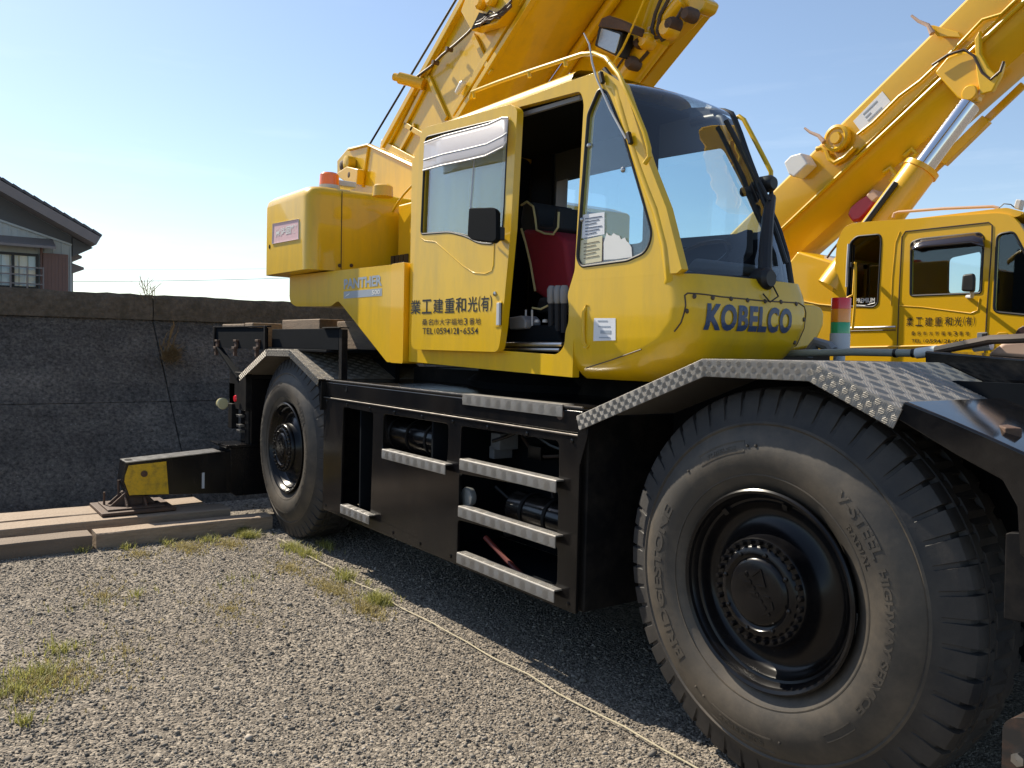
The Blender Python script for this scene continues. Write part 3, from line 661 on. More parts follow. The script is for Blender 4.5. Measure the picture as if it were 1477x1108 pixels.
# KOBELCO panel: groove, screws, lettering
def on_nose(Y, z, d=.003): return (nose_x(Y,z)+d, Y, z)
_gy, _gz = np.meshgrid(np.linspace(YS+.002,YF-.002,420), np.linspace(1.60,ZW,300))
_gx = np.array([[nose_x(a_,b_) for a_,b_ in zip(r1,r2)] for r1,r2 in zip(_gy,_gz)])
_v = np.stack([_gx-CAM.x,_gy-CAM.y,_gz-CAM.z],-1); _k = _v@np.array(_fw); _gpx = IW/2+FPX*(_v@np.array(_rt))/_k; _gpy = IH/2-FPX*(_v@np.array(_up))/_k
def px_nose(x, y):         # the nose point seen at a pixel (nearest sheet)
    e = (_gpx-x)**2+(_gpy-y)**2+_k*.2; i = np.unravel_index(np.argmin(e), e.shape); return float(_gy[i]), float(_gz[i])
ol = [px_nose(*q) for q in ((972,478),(986,452),(987,426),(992,423),(1040,428),(1100,434),(1152,437),(1160,443),(1161,462),(1156,484),(1146,502))]
dn = [(p_[0]+(q_[0]-p_[0])*k/14, p_[1]+(q_[1]-p_[1])*k/14) for p_, q_ in zip(ol[:-1], ol[1:]) for k in range(14)]
g = G(); g.tube([on_nose(a,b,.0005) for a,b in dn], .0035, 6); obj('panel_seam', g, m_hose, nose)
g = G()
for q in ((1001,428),(1028,430),(1054,431),(1078,433.5),(1103,435),(1126,436),(1148,438.5),(991,449),(1159,461),(1146,494)):
    c = on_nose(*px_nose(*q), .0); g.lathe([(0,.012),(.006,.009),(.007,.0005)], c, 'X', 10)
tag(obj('panel_screws', g, m_hose, nose), kind='stuff')
a0 = px_nose(1013,476); a1 = px_nose(1138,481); zb = px_nose(1070,478.5)[1]; zt = px_nose(1070,440)[1]
lettering('lettering', 'KOBELCO', lambda u,v: on_nose(u+.05*(v-zb), v, .005), m_blue, nose, (a0[0],zb,a1[0],zt), bold=.042, spacing=1.09, sub=4)
# side panel of the cab with door opening and quarter window
out = PX([(588,517),(590,372)], YS)
roof_z = 3.20
outl = [(-3.10,1.615),(-3.10,2.98),(-2.98,3.09),(-2.80,3.13),(-1.45,3.135)]
outl += PX([(868,101),(898,120),(912,160),(936.5,237),(961,300),(983,388)], YS)
outl += [(-.62,ZW),(XB,ZW),(XB,1.58),(-2.15,1.595)]
dop = rnd(PX([(728,160),(838,131),(842,150),(836,260),(829,390),(818.5,425),(820.5,440),(820,465),(815.5,478),(814,500),(803,512),(712,505)], YS), [.02,.05,.02,.02,.02,.02,.02,.02,.02,.04,.05,.02])
qw = rnd(PX([(864,127),(848,165),(832,372),(838,385),(905,376),(932,364),(941,338),(928,292),(898,190),(876,134)], YS), [.03,.02,.05,.06,.02,.1,.06,.02,.02,.03])
g = G(); g.plate(outl, [dop, qw], lambda a,b: (a,YS,b), (0,.045,0))
shell = obj('cab_side', g, m_yel, CR, bevel=.006)
# far side, rear wall, floor
m_lining = mat('cab_lining_grey', (.050,.060,.072), .7, var=.15, spec=.3)
fw_ = rnd(PX([(935,232),(1046,213),(1066,250),(1108,335),(935,348)], YF), [.03,.05,.03,.05,.03])
fo = [(-3.0,1.615),(-3.0,3.05),(-2.75,3.165),(-1.45,3.165)] + [(x, z) for x, z in [(u-.09, v) for u, v in PX([(868,101),(898,120),(912,160),(936.5,237),(961,300),(983,388)], YS)]] + [(-.72,ZW),(XB,ZW),(XB,1.60)]
fwin = [(-2.62,2.40),(-2.62,2.90),(-1.75,2.90),(-1.75,2.40)]
g = G(); g.plate(fo, [fw_, rnd(fwin,.05)], lambda a,b: (a,YF,b), (0,-.03,0)); obj('cab_side', g, m_lining, CR)
g = G(); g.plate([(YS+.05,1.62),(YF-.03,1.62),(YF-.03,3.13),(YS+.05,3.13)], [rnd([(.30,2.35),(.95,2.35),(.95,2.95),(.30,2.95)],.05)], lambda a,b: (-2.98,a,b), (.03,0,0)); g.box((-2.98,YS+.046,1.60),(-1.36,YF-.035,1.63))
obj('cab_rear_wall', g, m_dark, CR)
g = G(); g.box((-2.9,YF-.05,1.64),(-.75,YF-.031,2.34)); g.box((-2.9,YF-.05,2.34),(-2.66,YF-.031,3.1)); g.box((-1.74,YF-.05,2.3),(-1.64,YF-.031,3.1)); g.box((-2.9,YS+.046,3.10),(-1.4,YF-.032,3.125)); obj('cab_lining', g, m_dark, CR)
# glass of far windows and rear
g = G(); g.plate(fw_, [], lambda a,b: (a,YF-.012,b), (0,.004,0)); obj('side_window', g, m_glass, CR)
g = G(); g.plate(rnd(fwin,.05), [], lambda a,b: (a,YF-.012,b), (0,.004,0)); obj('side_window', g, m_glass, CR)
# quarter window
g = G(); g.plate(qw, [], lambda a,b: (a,YS+.012,b), (0,.005,0)); qwo = obj('quarter_window', g, m_qw, shell)
g = G(); pts = [(a,YS+.004,b) for a,b in qw]; g.tube(pts+[pts[0]], .009, 8); obj('window_seal', g, m_trim, shell)
for x,y in ((850,210),(899,245),(840,317)):
    c = P(x,y,Y=YS+.01); g = G(); g.lathe([(.002,.014),(-.006,.013),(-.012,.007),(-.013,.0005)], c, 'Y', 14); obj('window_stud', g, m_steel, qwo)
def sticker(name, px, Y, m, parent, t=.001):
    q = [P(x,y,Y=Y) for x,y in px]; g = G(); g.prism(q, (0,-t,0)); return obj(name, g, m, parent, smooth=0)
s1 = sticker('notice_sticker', [(841,310),(872,306),(872,338),(839,344)], YS+.010, m_paper, qwo)
s2 = sticker('notice_sticker', [(838,347),(869,340),(868,377),(836,382)], YS+.010, m_paper_y, qwo)
for k in range(6):
    g = G(); y = 315+k*4.6; a = P(844,y+.6,Y=YS+.0075); b = P(868-(k%3)*4,y-3,Y=YS+.0075); g.bar(a, b, .001, .004, up=(0,0,1)); obj('printed_line', g, m_blue, s1, smooth=0)
for k in range(5):
    g = G(); y = 352+k*5.2; a = P(842,y,Y=YS+.0075); b = P(864-(k%2)*5,y-4,Y=YS+.0075); g.bar(a, b, .001, .003, up=(0,0,1)); obj('printed_line', g, m_hose, s2, smooth=0)
rag = [(871,343)]
rr = random.Random(3)
edge = [(871,375),(890,374),(912,371),(911,357)] + [(911-i*3.3+rr.uniform(-2,2), 352-14*math.sin(min(1,i/9)*1.5)+rr.uniform(-3,3)) for i in range(1,12)] + [(871,350)]
sticker('torn_sticker', edge, YS+.010, m_white, qwo)
# windscreen: rows up the pillars, curving into a glass roof edge
pil = [(x, z) for x, z in PX([(985,396),(974,350),(961,300),(948,268),(936.5,237),(921,190),(910,152),(900,122)], .19)]
pil = [(-.64,ZW-.012)] + pil[1:] + [(pil[-1][0]-.07, pil[-1][1]+.035),(pil[-1][0]-.20, pil[-1][1]+.062),(pil[-1][0]-.40, pil[-1][1]+.075)]
def wscr(t, Y, off=0.0):
    i = t*(len(pil)-1); k = min(int(i), len(pil)-2); fr = i-k
    x = pil[k][0]*(1-fr)+pil[k+1][0]*fr; z = pil[k][1]*(1-fr)+pil[k+1][1]*fr
    d = Vector((pil[k+1][0]-pil[k][0], pil[k+1][1]-pil[k][1])).normalized(); n = Vector((d.y, -d.x))
    yf_ = 1.03-.03*t; b = .045*(1-((Y-(.19+yf_)/2)/((yf_-.19)/2))**2)*(1-.55*t) + off
    return (x+n.x*b, Y, z+n.y*b)
def yfar(t): return 1.03-.03*t
ny = 16
rows = [[wscr(t, .19+(yfar(t)-.19)*k/ny) for k in range(ny+1)] for t in np.linspace(0, 1, 40)]
g = G(); g.grid(rows); ws = obj('windscreen', g, m_ws, CR, smooth=80)
def wl(pts, r, nm, m, n=8): g = G(); g.tube(pts, r, n); return obj(nm, g, m, CR)
seal = [wscr(t,.19) for t in np.linspace(.86,0,24)] + [wscr(0,.19+.87*k/ny) for k in range(1,ny)] + [wscr(t,yfar(t)) for t in np.linspace(0,.86,24)]
wl(seal, .016, 'windscreen_seal', m_trim)
# pillars and roof edge
for Yp, nm in ((.178,'a_pillar'),(1.025,'a_pillar')):
    path = [(x-.035-(.03 if Yp > 1 else 0), Yp-(.03*i/9 if Yp > 1 else 0), z-.012) for i, (x, z) in enumerate(pil[:-3])]
    path = [(path[0][0]-.10, Yp+(.03 if Yp < 1 else -.03), ZW-.14)] + path
    e = path[-1]; path += [(e[0]-.06,Yp+.005,e[2]+.028),(e[0]-.14,Yp+.012,e[2]+.035),(e[0]-.26,Yp+.02,e[2]+.038)]
    g = G(); g.tube(path, [.034 if Yp < 1 else .024]*len(path), 14); obj(nm, g, m_yel if Yp < 1 else m_trim, CR, smooth=60)
x_front = pil[-1][0]+.04
rows = []
half = [(0,3.128),(.004,3.150),(.014,3.170),(.032,3.187),(.06,3.199),(.12,3.209),(.24,3.216),(.40,3.219)]
sect = [(YS+a_, b_) for a_, b_ in half] + [(YF-a_, b_) for a_, b_ in reversed(half)]
for X in list(np.linspace(-3.09, -2.75, 9)) + list(np.linspace(-2.6, x_front, 6)):
    e = max(0, (-2.75-X)/.34); rows.append([(X, y, z - .15*e*e - .02*e) for y, z in sect])
g = G(); g.grid(rows); g.grid([[(x,min(max(y,YS+.02),YF-.02),z-.03) for x,y,z in r_] for r_ in rows]); obj('cab_roof', g, m_yel, CR, smooth=60)
# roof hand rail running down the pillar
rail = [P(x,y,Y=.20 if x < 880 else .13) for x,y in ((678,142),(681,133),(720,118),(763,103),(815,86),(840,78),(857,77),(874,84),(893,108),(906,136),(918,162),(930,192),(936,214),(937,226),(930,236))]
g = G(); g.tube(rail, .012, 10); rl = obj('roof_rail', g, m_yel, CR)
for a,b in (((683,132),(684,142)),((763,103),(764,112)),((815,86),(816,96)),((899,120),(893,128))):
    g = G(); g.tube([P(*a,Y=.2),P(*b,Y=.2)], .010, 8); obj('rail_post', g, m_yel, rl)
# pillar trim strip and aerial
g = G(); g.tube([P(x,y,Y=.165) for x,y in ((872,100),(888,122),(903,160),(915,190),(926,216))], .014, 8); obj('pillar_gap', g, m_trim, CR)
g = G(); g.tube([P(x,y,Y=.14) for x,y in ((842,48),(850,64),(854,90),(860,112),(880,158),(903,200))], [.003,.004,.005,.005,.005,.006], 8); an = obj('aerial', g, m_lgrey, CR)
for x,y in ((866,113),(906,200)):
    c = P(x,y,Y=.135); g = G(); g.bar(c+Vector((0,0,.03)), c-Vector((-.02,0,.03)), .02, .022, up=(0,1,0)); obj('aerial_clip', g, m_trim, an, bevel=.004)
# grab rail on the far pillar
YH = 1.10
g = G(); g.tube([P(x,y,Y=YH) for x,y in ((1057,180),(1060,171),(1066,168),(1073,173),(1090,205),(1104,232),(1112,248),(1112,256))], .013, 10); obj('grab_rail', g, m_yel, CR)
# wipers
def W(x, y, d=.03):
    q = P(x,y,X=-.7); 
    best = None
    for t in np.linspace(0,1,60):
        for Y in np.linspace(.19,1.03-.03*t,40):
            c = Vector(wscr(t,Y,d)); v = c-CAM; k = v.dot(_fw); px = IW/2+FPX*v.dot(_rt)/k; py = IH/2-FPX*v.dot(_up)/k
            e = (px-x)**2+(py-y)**2
            if best is None or e < best[0]: best = (e, c)
    return best[1]
def wpath(p, d=.03): return [W(x,y,d) for x,y in p]
g = G(); g.tube(wpath([(1102,405),(1104,360),(1108,320),(1113,285)], .05), [.034,.032,.03,.026], 10); wp = obj('wiper_arm', g, m_trim, CR)
g = G(); g.tube(wpath([(1048,175),(1064,205),(1086,250),(1106,300),(1120,340),(1132,380)], .03), .014, 8); obj('wiper_blade', g, m_trim, wp)
g = G(); g.tube(wpath([(1070,205),(1090,250),(1110,290)], .06), .010, 8); obj('wiper_rod', g, m_trim, wp)
g = G(); g.tube([P(1108,262,Y=1.08),P(1112,268,Y=1.08),P(1113,295,Y=1.08),P(1118,340,Y=1.06)], .012, 8); obj('wiper_link', g, m_trim, wp)
for x,y,r in ((1108,265,.045),(1100,410,.055)):
    c = W(x,y,.04); g = G(); g.lathe([(-.05,.001),(-.05,r*.8),(-.03,r),(.03,r),(.05,r*.7),(.05,.001)], c, 'X', 16); obj('wiper_motor', g, m_trim, wp)
q = on_nose(*px_nose(1104,418), .02); q2 = on_nose(*px_nose(1115,428), .03); q3 = on_nose(*px_nose(1106,436), .02); q4 = on_nose(*px_nose(1098,424), .01)
g = G(); g.tube([on_nose(*px_nose(1112,412),.01),q2,q3,q4], .004, 6); obj('washer_hose', g, m_trim, wp)
c = W(1075,278,-.02); g = G(); g.lathe([(-.02,.001),(-.02,.025),(.02,.025),(.02,.001)], c, 'X', 12); obj('window_catch', g, m_trim, CR)
# grab handle pocket and sticker on the nose side
hp = PX([(843,438),(851,438),(852,500),(842,500)], YS)
g = G(); g.tube([P(842,446,Y=YS+.01),P(846,440,Y=YS-.004),P(851,442,Y=YS+.004),P(853,452,Y=YS+.008)], .005, 6)
g.tube([P(841,500,Y=YS+.01),P(846,502,Y=YS-.004),P(851,497,Y=YS+.004)], .005, 6); obj('pocket_rim', g, m_yel, nose)
g = G(); g.tube([P(846,443,Y=YS+.004),P(842,450,Y=YS-.006),P(841,475,Y=YS-.008),P(842,494,Y=YS-.006),P(846,500,Y=YS+.004)], .010, 8); obj('grab_handle', g, m_yel, nose)
st = sticker('specification_sticker', [(857,459),(888,459),(888,491),(856,492)], YS-.001, m_paper, nose)
for k,(xa,xb) in enumerate(((862,876),(863,880),(866,881),(864,880))):
    g = G(); y = 463+k*8; g.bar(P(xa,y,Y=YS-.003), P(xb,y,Y=YS-.003), .001, .006 if k != 2 else .016); obj('printed_line', g, m_bluegrey, st, smooth=0)
g = G(); g.tube([P(x,y,Y=YS-.0005) for x,y in ((845,531),(880,520),(925,504))], .003, 6); obj('panel_seam', g, m_hose, nose)
# sill rails in the doorway
for a,b,r in (((722,497),(812,497),.014),((722,504),(808,505),.012)):
    g = G(); g.tube([P(*a,Y=YS+.07),P(*b,Y=YS+.07)], r, 8); obj('door_rail', g, m_steel, shell)
for a,b in (((746,156),(838,131)),((746,168),(838,141))):
    g = G(); g.bar(P(*a,Y=YS+.05), P(*b,Y=YS+.05), .02, .022); obj('door_top_rail', g, m_grey, shell)
# ------------------------------------------------------------------ sliding door, pushed back
YD = .095
do = rnd(PX([(592,504),(606,186),(737,150),(746,158),(737,330),(724,470),(719,508)], YD), [.08,.09,.06,.02,.02,.02,.05])
dw = rnd(PX([(607,338),(613,198),(733,169),(727,300),(724,338),(712,352),(690,351),(672,341),(648,335)], YD), [.03,.05,.05,.01,.06,.06,.06,.06,.06])
g = G(); g.plate(do, [dw], lambda a,b: (a,YD,b), (0,.045,0)); door = obj('door', g, m_yel, CR, bevel=.007)
g = G(); g.plate(dw, [], lambda a,b: (a,YD+.02,b), (0,.005,0)); dgl = obj('door_window', g, m_qw, door)
g = G(); pts = [(a,YD+.004,b) for a,b in dw]; g.tube(pts+[pts[0]], .008, 8); obj('window_seal', g, m_trim, door)
g = G(); g.tube([P(664,226,Y=YD+.05),P(678,226,Y=YD+.05)], .001, 4)
g.tube([P(685,222,Y=YD+.022),P(676,335,Y=YD+.022)], .006, 6); obj('window_divider', g, m_lgrey, dgl)
# crease lines of the pressed panel
g = G(); g.tube([P(x,y,Y=YD-.0005) for x,y in ((606,342),(612,347),(628,349),(645,364),(668,384),(684,394),(700,395),(709,391),(712,382),(713,350))], .003, 8); obj('pressed_crease', g, m_yel, door)
# rain visor
v0 = [(612,206),(640,196),(675,187),(705,179),(724,170),(733,170)]; v1 = [(610,246),(640,238),(670,232),(700,225),(726,212),(730,205)]
rows = []
for k in range(9):
    t = k/8; rows.append([P(a[0]*(1-t)+b[0]*t, a[1]*(1-t)+b[1]*t, Y=YD-.008-.05*math.sin(t*1.7)) for a,b in zip(v0,v1)])
g = G(); g.grid(rows)
mv, ntv, bv = new_mat('milky_visor'); bv.inputs['Base Color'].default_value = (.62,.58,.58,1); bv.inputs['Roughness'].default_value = .25; bv.inputs['Alpha'].default_value = .62; bv.inputs['Coat Weight'].default_value = .4
vis = obj('rain_visor', g, mv, door, smooth=60); md = vis.modifiers.new('solid','SOLIDIFY'); md.thickness = .003
g = G(); g.tube(rows[5], .004, 6); g.tube(rows[8], .005, 6); g.tube(rows[0], .005, 6); obj('visor_rim', g, m_lgrey, door)
# mirror
mq = [(676,300),(712,299),(716,304),(716,345),(711,350),(680,346),(674,340)]
g = G(); g.prism([P(x,y,Y=-.06) for x,y in rnd(mq, 3, 3)], (-.03,.05,0)); mir = obj('mirror', g, m_dark, door, bevel=.01)
g = G(); g.box(P(714,326,Y=-.03), P(722,348,Y=.04)); g.tube([P(716,330,Y=-.02),P(721,334,Y=.05),P(722,345,Y=YD)], .014, 8); obj('mirror_bracket', g, m_trim, mir, bevel=.006)
g = G(); g.tube([P(710,336,Y=.02),P(711,349,Y=YD-.01)], .005, 6); obj('mirror_rod', g, m_lgrey, mir)
# handle and lock
g = G(); g.plate(rnd(PX([(714.5,436),(725,434),(724,471),(713,472)], YD), .02), [], lambda a,b: (a,YD-.004,b), (0,.004,0)); dh = obj('handle_plate', g, m_yel, door, bevel=.002)
g = G(); g.prism([P(x,y,Y=YD-.02) for x,y in ((716,437),(720,436.5),(719.5,469),(715,469.5))], (0,.015,0)); obj('door_handle', g, m_lgrey, dh, bevel=.003)
g = G(); g.prism([P(x,y,Y=YD-.006) for x,y in ((721,437),(723.8,437),(723,469),(720.5,469))], (0,.002,0)); obj('handle_recess', g, m_dark, dh)
g = G(); g.lathe([(0,.014),(-.008,.013),(-.010,.0005)], P(714.5,424,Y=YD), 'Y', 14); obj('door_lock', g, m_steel, door)
# lettering
def dmap(d): return lambda u, v: (u, YD-d, v)
def dbox(a, b): p, q = P(*a,Y=YD), P(*b,Y=YD); return (p.x, p.z, q.x, q.z)
def sign(text, tl, br, tr, bl, m, parent, Y, bold, d=.002, nm='lettering', spacing=1.0):
    q0 = P(*bl,Y=Y); q1 = P(*br,Y=Y); q2 = P(*tl,Y=Y)
    return lettering(nm, text, lambda u,v: (u, Y-d, v), m, parent, (q0.x, (q0.z+q1.z)/2, q1.x, q0.z*0+q2.z), bold=bold, spacing=spacing)
def rowtext(chars, xpix, ytop, ybot, m, parent, Y, bold, wpx, d=.002):
    """characters one by one at the given pixel centres on plane Y, heights shared"""
    zc0 = [P(x, yb, Y=Y).z for x, yb in zip(xpix, ybot)]; zc1 = [P(x, yt, Y=Y).z for x, yt in zip(xpix, ytop)]
    z0 = sum(zc0)/len(zc0); z1 = sum(zc1)/len(zc1); g = G()
    for ch, x, wd in zip(chars, xpix, wpx):
        v, f = text_mesh(ch, 1.0, bold)
        a = P(x-wd/2, ytop[0], Y=Y).x; b = P(x+wd/2, ytop[0], Y=Y).x
        xs = [q[0] for q in v]; ys = [q[1] for q in v]; s_ = (b-a)/(max(xs)-min(xs)); t_ = (z1-z0)/(max(ys)-min(ys))
        if ch in '-': t_ = s_*.7
        off = (z1-z0)*.42 if ch == '-' else 0
        g.add([(a+(q[0]-min(xs))*s_, Y-d, z0+off+(q[1]-min(ys))*t_) for q in v], f)
    return obj('lettering', g, m, parent, smooth=0, fix=False)
xs = [600,616,632.5,649,665,682,691.8,700,708.5]; n = 9
rowtext('業工建重和光(有)', xs, [430.5-.3*i for i in range(n)], [452-.26*i for i in range(n)], m_ink, door, YD, .014, [14.5,14,14.5,14,15,14,3,11.5,3])
xs = [613,621.5,629.5,638,646.5,655,664,672,681,690]
rowtext('桑名市大字福地3番地', xs, [459.5]*10, [469]*10, m_ink, door, YD, .004, [7.6,7.6,7.6,7.6,7.6,8,8,5,8,8])
rowtext('TEL(0594)21-6554', [612.5,618,623,627.5,632,637,642,647,651.5,656.5,660.8,665.6,671,676.5,682,687.5], [472.8]*16, [482]*16, m_ink, door, YD, .008, [5,4.4,4.2,2,4.4,4.4,4.4,4.6,2,4.4,2.2,3.0,4.6,4.6,4.6,4.8])
# ------------------------------------------------------------------ seat and controls
YQ = .45
def slab(name, px, Y, depth, m, parent=None, bev=.03):
    g = G(); g.prism([P(x,y,Y=Y) for x,y in px], (0,depth,0)); return obj(name, g, m, parent or CR, bevel=bev, seg=3)
seat = slab('seat', [(770,452),(842,452),(850,432),(775,428)], YQ, .45, m_seat)
bk = slab('seat_back', [(752,330),(800,334),(814,345),(826,434),(790,436),(768,420)], YQ+.02, .42, m_red, seat)
hd = slab('head_rest', [(750,318),(754,294),(766,291),(774,302),(778,325),(796,326),(800,300),(806,298),(808,330),(800,338),(752,334)], YQ+.06, .34, m_seat, seat, .015)
for pth in (((752,330),(758,350),(765,380),(772,420)), ((752,296),(760,291),(769,298),(772,315),(774,332),(786,337),(798,338),(805,328),(806,306))):
    g = G(); g.tube([P(x,y,Y=YQ-.005) for x,y in pth], .007, 6); obj('piping', g, m_pipe, seat)
slab('console', [(735,470),(800,468),(812,500),(735,500)], .30, .5, m_dark, None, .02)
slab('armrest_box', [(733,458),(752,455),(758,462),(757,474),(734,476)], .26, .12, m_grey, None, .012)
for x in (795,804.5,813.5):
    g = G(); g.tube([P(x,480,Y=.32),P(x,438,Y=.32)], .018, 10); lv = obj('control_lever', g, m_seat, CR)
    g = G(); g.lathe([(0,.012),(.02,.024),(.09,.026),(.11,.016),(.11,.001)], P(x,440,Y=.32), 'Z', 14); obj('lever_knob', g, m_grey, lv)
for x in (758.5,767.5):
    g = G(); g.tube([P(x,470,Y=.3),P(x,447,Y=.3)], .006, 6); obj('control_rod', g, m_lgrey, CR)
for x in (762,774.5,786):
    g = G(); g.lathe([(0,.016),(.015,.014),(.018,.001)], P(x,465,Y=.3), 'Z', 10); obj('switch_knob', g, m_lgrey, CR)
g = G(); g.tube([P(768,444,Y=.3),P(780,446,Y=.3),P(790,441,Y=.3)], .006, 6); obj('yellow_cable', g, m_pipe, CR)
slab('fire_notice', [(803,262),(818,258),(816,306),(801,304)], .98, .01, m_grey, None, .002)
slab('dashboard', [(985,390),(1060,394),(1066,380),(1000,372)], .62, .34, m_lining, None, .02)
slab('monitor', [(1040,345),(1078,330),(1078,366),(1055,386)], .80, .05, m_seat, None, .01)
g = G(); g.lathe([(0,.16),(.012,.172),(.024,.16),(.012,.148),(0,.16)], P(1010,375,Y=.62), (-.5,0,1), 32); obj('steering_wheel', g, m_trim, CR)
# ------------------------------------------------------------------ upper frame, counterweight
YP = .15
pan = PX([(417,404),(500,400),(545,386),(568,388)], YP)
pa = [(-5.33,2.33),(-3.28,2.30),(-3.28,1.61),(-3.42,1.60),(-4.28,2.075),(-4.42,2.03),(-5.20,2.05),(-5.33,2.10)]
g = G(); g.plate(rnd(pa,[.03,.01,.03,.02,.05,.03,.06,.06]), [], lambda a,b: (a,YP,b), (0,2.6,0)); up = obj('upper_frame', g, m_yel, CR, bevel=.012)
g = G(); g.plate(rnd([(-3.31,1.60),(-3.31,2.30),(-3.12,2.30),(-3.12,1.60)],.02), [], lambda a,b: (a,.115,b), (0,.5,0)); obj('corner_cover', g, m_yel2, CR, bevel=.02, seg=3)
g = G(); g.plate([(-4.4,2.3),(-3.12,2.3),(-3.12,2.86),(-3.3,2.92),(-4.4,2.92)], [], lambda a,b: (a,.74,b), (0,1.5,0)); ec = obj('engine_cover', g, m_yel2, CR, bevel=.02)
q = P(577,378,Y=.735); g = G()
for k in range(4): g.box((q.x-.16+.08*k,.73,q.z-.06),(q.x-.10+.08*k,.745,q.z+.06))
obj('vent_grille', g, m_hose, ec)
g = G(); g.tube([P(566,306,Y=.70),P(573,294,Y=.70),P(583,280,Y=.70),P(596,266,Y=.70)], .010, 8); obj('grab_rail', g, m_yel, ec)
cw = [(-5.52,2.36),(-5.50,2.98),(-4.56,2.975),(-4.50,2.93),(-4.50,2.40),(-4.53,2.36)]
cwp = rnd([(-5.55,-.02),(-4.50,-.02),(-4.50,2.97),(-5.55,2.97)], .12, 8)
g = G(); nC = len(cwp); z0, z1 = 2.335, 3.03
rows = []
for z, s_ in ((z0-.005,.0),(z0,.0),(z0+.03,.0),(z1-.10,.0),(z1-.05,.012),(z1-.015,.05),(z1,.12)):
    rows.append([(x+(s_ if x < -5.0 else -s_), y+(s_ if y < 1.4 else -s_), z - (.05*(-.02-y)/.1 if False else 0)) for x,y in cwp])
g.grid(rows, close=True); g.f.append(tuple(range(nC))); g.f.append(tuple(range(6*nC,7*nC)))
cwo = obj('counterweight', g, m_yel, CR, smooth=45)
g = G(); g.box((-4.498,.268,z0+.01),(-4.494,.274,z1-.04)); obj('panel_seam', g, m_hose, cwo)
for x,y in ((490,383),(507,383),(560,386)):
    c = P(x,y,X=-4.495); g = G(); g.lathe([(-.002,.016),(.006,.014),(.008,.001)], c, 'X', 10); obj('bolt', g, m_rust, cwo)
sg = sticker('warning_sign', [(394,323),(431,316),(431,345),(393,352)], -.021, m_pink, cwo)
sgb = [P(x,y,Y=-.023) for x,y in ((394,323),(431,316),(431,345),(393,352))]
g = G()
for i in range(4): g.bar(sgb[i], sgb[(i+1)%4], .001, .012, up=(0,1,0))
obj('sign_border', g, m_paper, sg, smooth=0)
q0 = P(395,350,Y=-.024); q1 = P(430,343,Y=-.024); q2 = P(396,326,Y=-.024)
lettering('lettering', '意注回旋', lambda u,v: (u,-.0245,v), m_white, sg, (q0.x+.03,q0.z+.04,q1.x-.03,q2.z-.03), bold=.035)
g = G(); g.lathe([(-.002,.02),(-.004,.001)], P(389,356,Y=-.02), 'Y', 10); obj('lifting_hole', g, m_dark, cwo)
# model plate on the upper frame
g = G(); q0 = P(496,430,Y=YP); q1 = P(551,425,Y=YP); q2 = P(496,402,Y=YP)
zb = q0.z-.005; h = q2.z-q0.z
g.box((q0.x,YP-.0015,zb),(q1.x,YP-.0005,zb+h*.36)); pl = obj('model_stripe', g, m_bluegrey, up)
lettering('lettering', 'PANTHER', lambda u,v: (u,YP-.002,v), m_bluegrey, pl, (q0.x,zb+h*.48,q1.x,zb+h*1.0), bold=.04)
lettering('lettering', '500', lambda u,v: (u,YP-.003,v), m_white, pl, (q1.x-.16,zb+h*.08,q1.x-.03,zb+h*.30), bold=.02)
g = G(); g.prism([(q0.x+.02,YP-.003,zb+h*.08),(q0.x+.05,YP-.003,zb+h*.18),(q0.x+.12,YP-.003,zb+h*.28),(q0.x+.09,YP-.003,zb+h*.16)], (0,.0005,0)); obj('emblem', g, m_white, pl)
# beacon
c = P(475,268,X=-4.75); g = G(); g.lathe([(0,.001),(0,.085),(.09,.08),(.105,.065),(.11,.001)], c, 'Z', 24); bc = obj('beacon', g, m_orange, CR)
g = G(); g.lathe([(-.03,.001),(-.03,.09),(0,.09),(0,.001)], c, 'Z', 24); obj('beacon_base', g, m_lgrey, bc)
g = G(); g.lathe([(0,.001),(0,.085),(.08,.08),(.095,.06),(.10,.001)], P(552,284,X=-4.1), 'Z', 24); obj('filler_cap', g, m_yel2, CR)
c = P(494,266,X=-4.85); g = G(); g.box(c-Vector((.08,.1,.03)), c+Vector((.08,.1,.02))); obj('small_lamp', g, m_lgrey, CR, bevel=.01)
# boom foot frame
YB0 = 1.05
bf = [(486,232),(502,213),(530,207),(604,240),(604,310),(500,300),(500,262),(486,250)]
g = G(); g.prism([P(x,y,Y=YB0) for x,y in bf], (0,.06,0)); g.prism([P(x,y,Y=1.84) for x,y in bf], (0,.06,0)); bfo = obj('boom_foot_frame', g, m_yel, CR, bevel=.01)
g = G(); g.tube([P(532,208,Y=YB0-.01),P(523,270,Y=YB0-.01)], .012, 6); g.tube([P(503,216,Y=YB0-.01),P(530,209,Y=YB0-.01),P(604,244,Y=YB0-.01)], .012, 6); obj('frame_flange', g, m_yel, bfo)
for x,y,r in ((509,236,.07),(503,240,.05),(515,254,.05)):
    g = G(); g.lathe([(0,r),(-.08,r),(-.09,r*.6),(-.09,.001)], P(x,y,Y=YB0-.01), 'Y', 16); obj('boom_pin', g, m_rust if r < .06 else m_yel, bfo)
g = G(); g.prism([P(x,y,Y=.95) for x,y in ((482,252),(500,240),(516,244),(514,266),(497,262))], (0,.08,0)); obj('pin_bracket', g, m_yel2, bfo, bevel=.01)
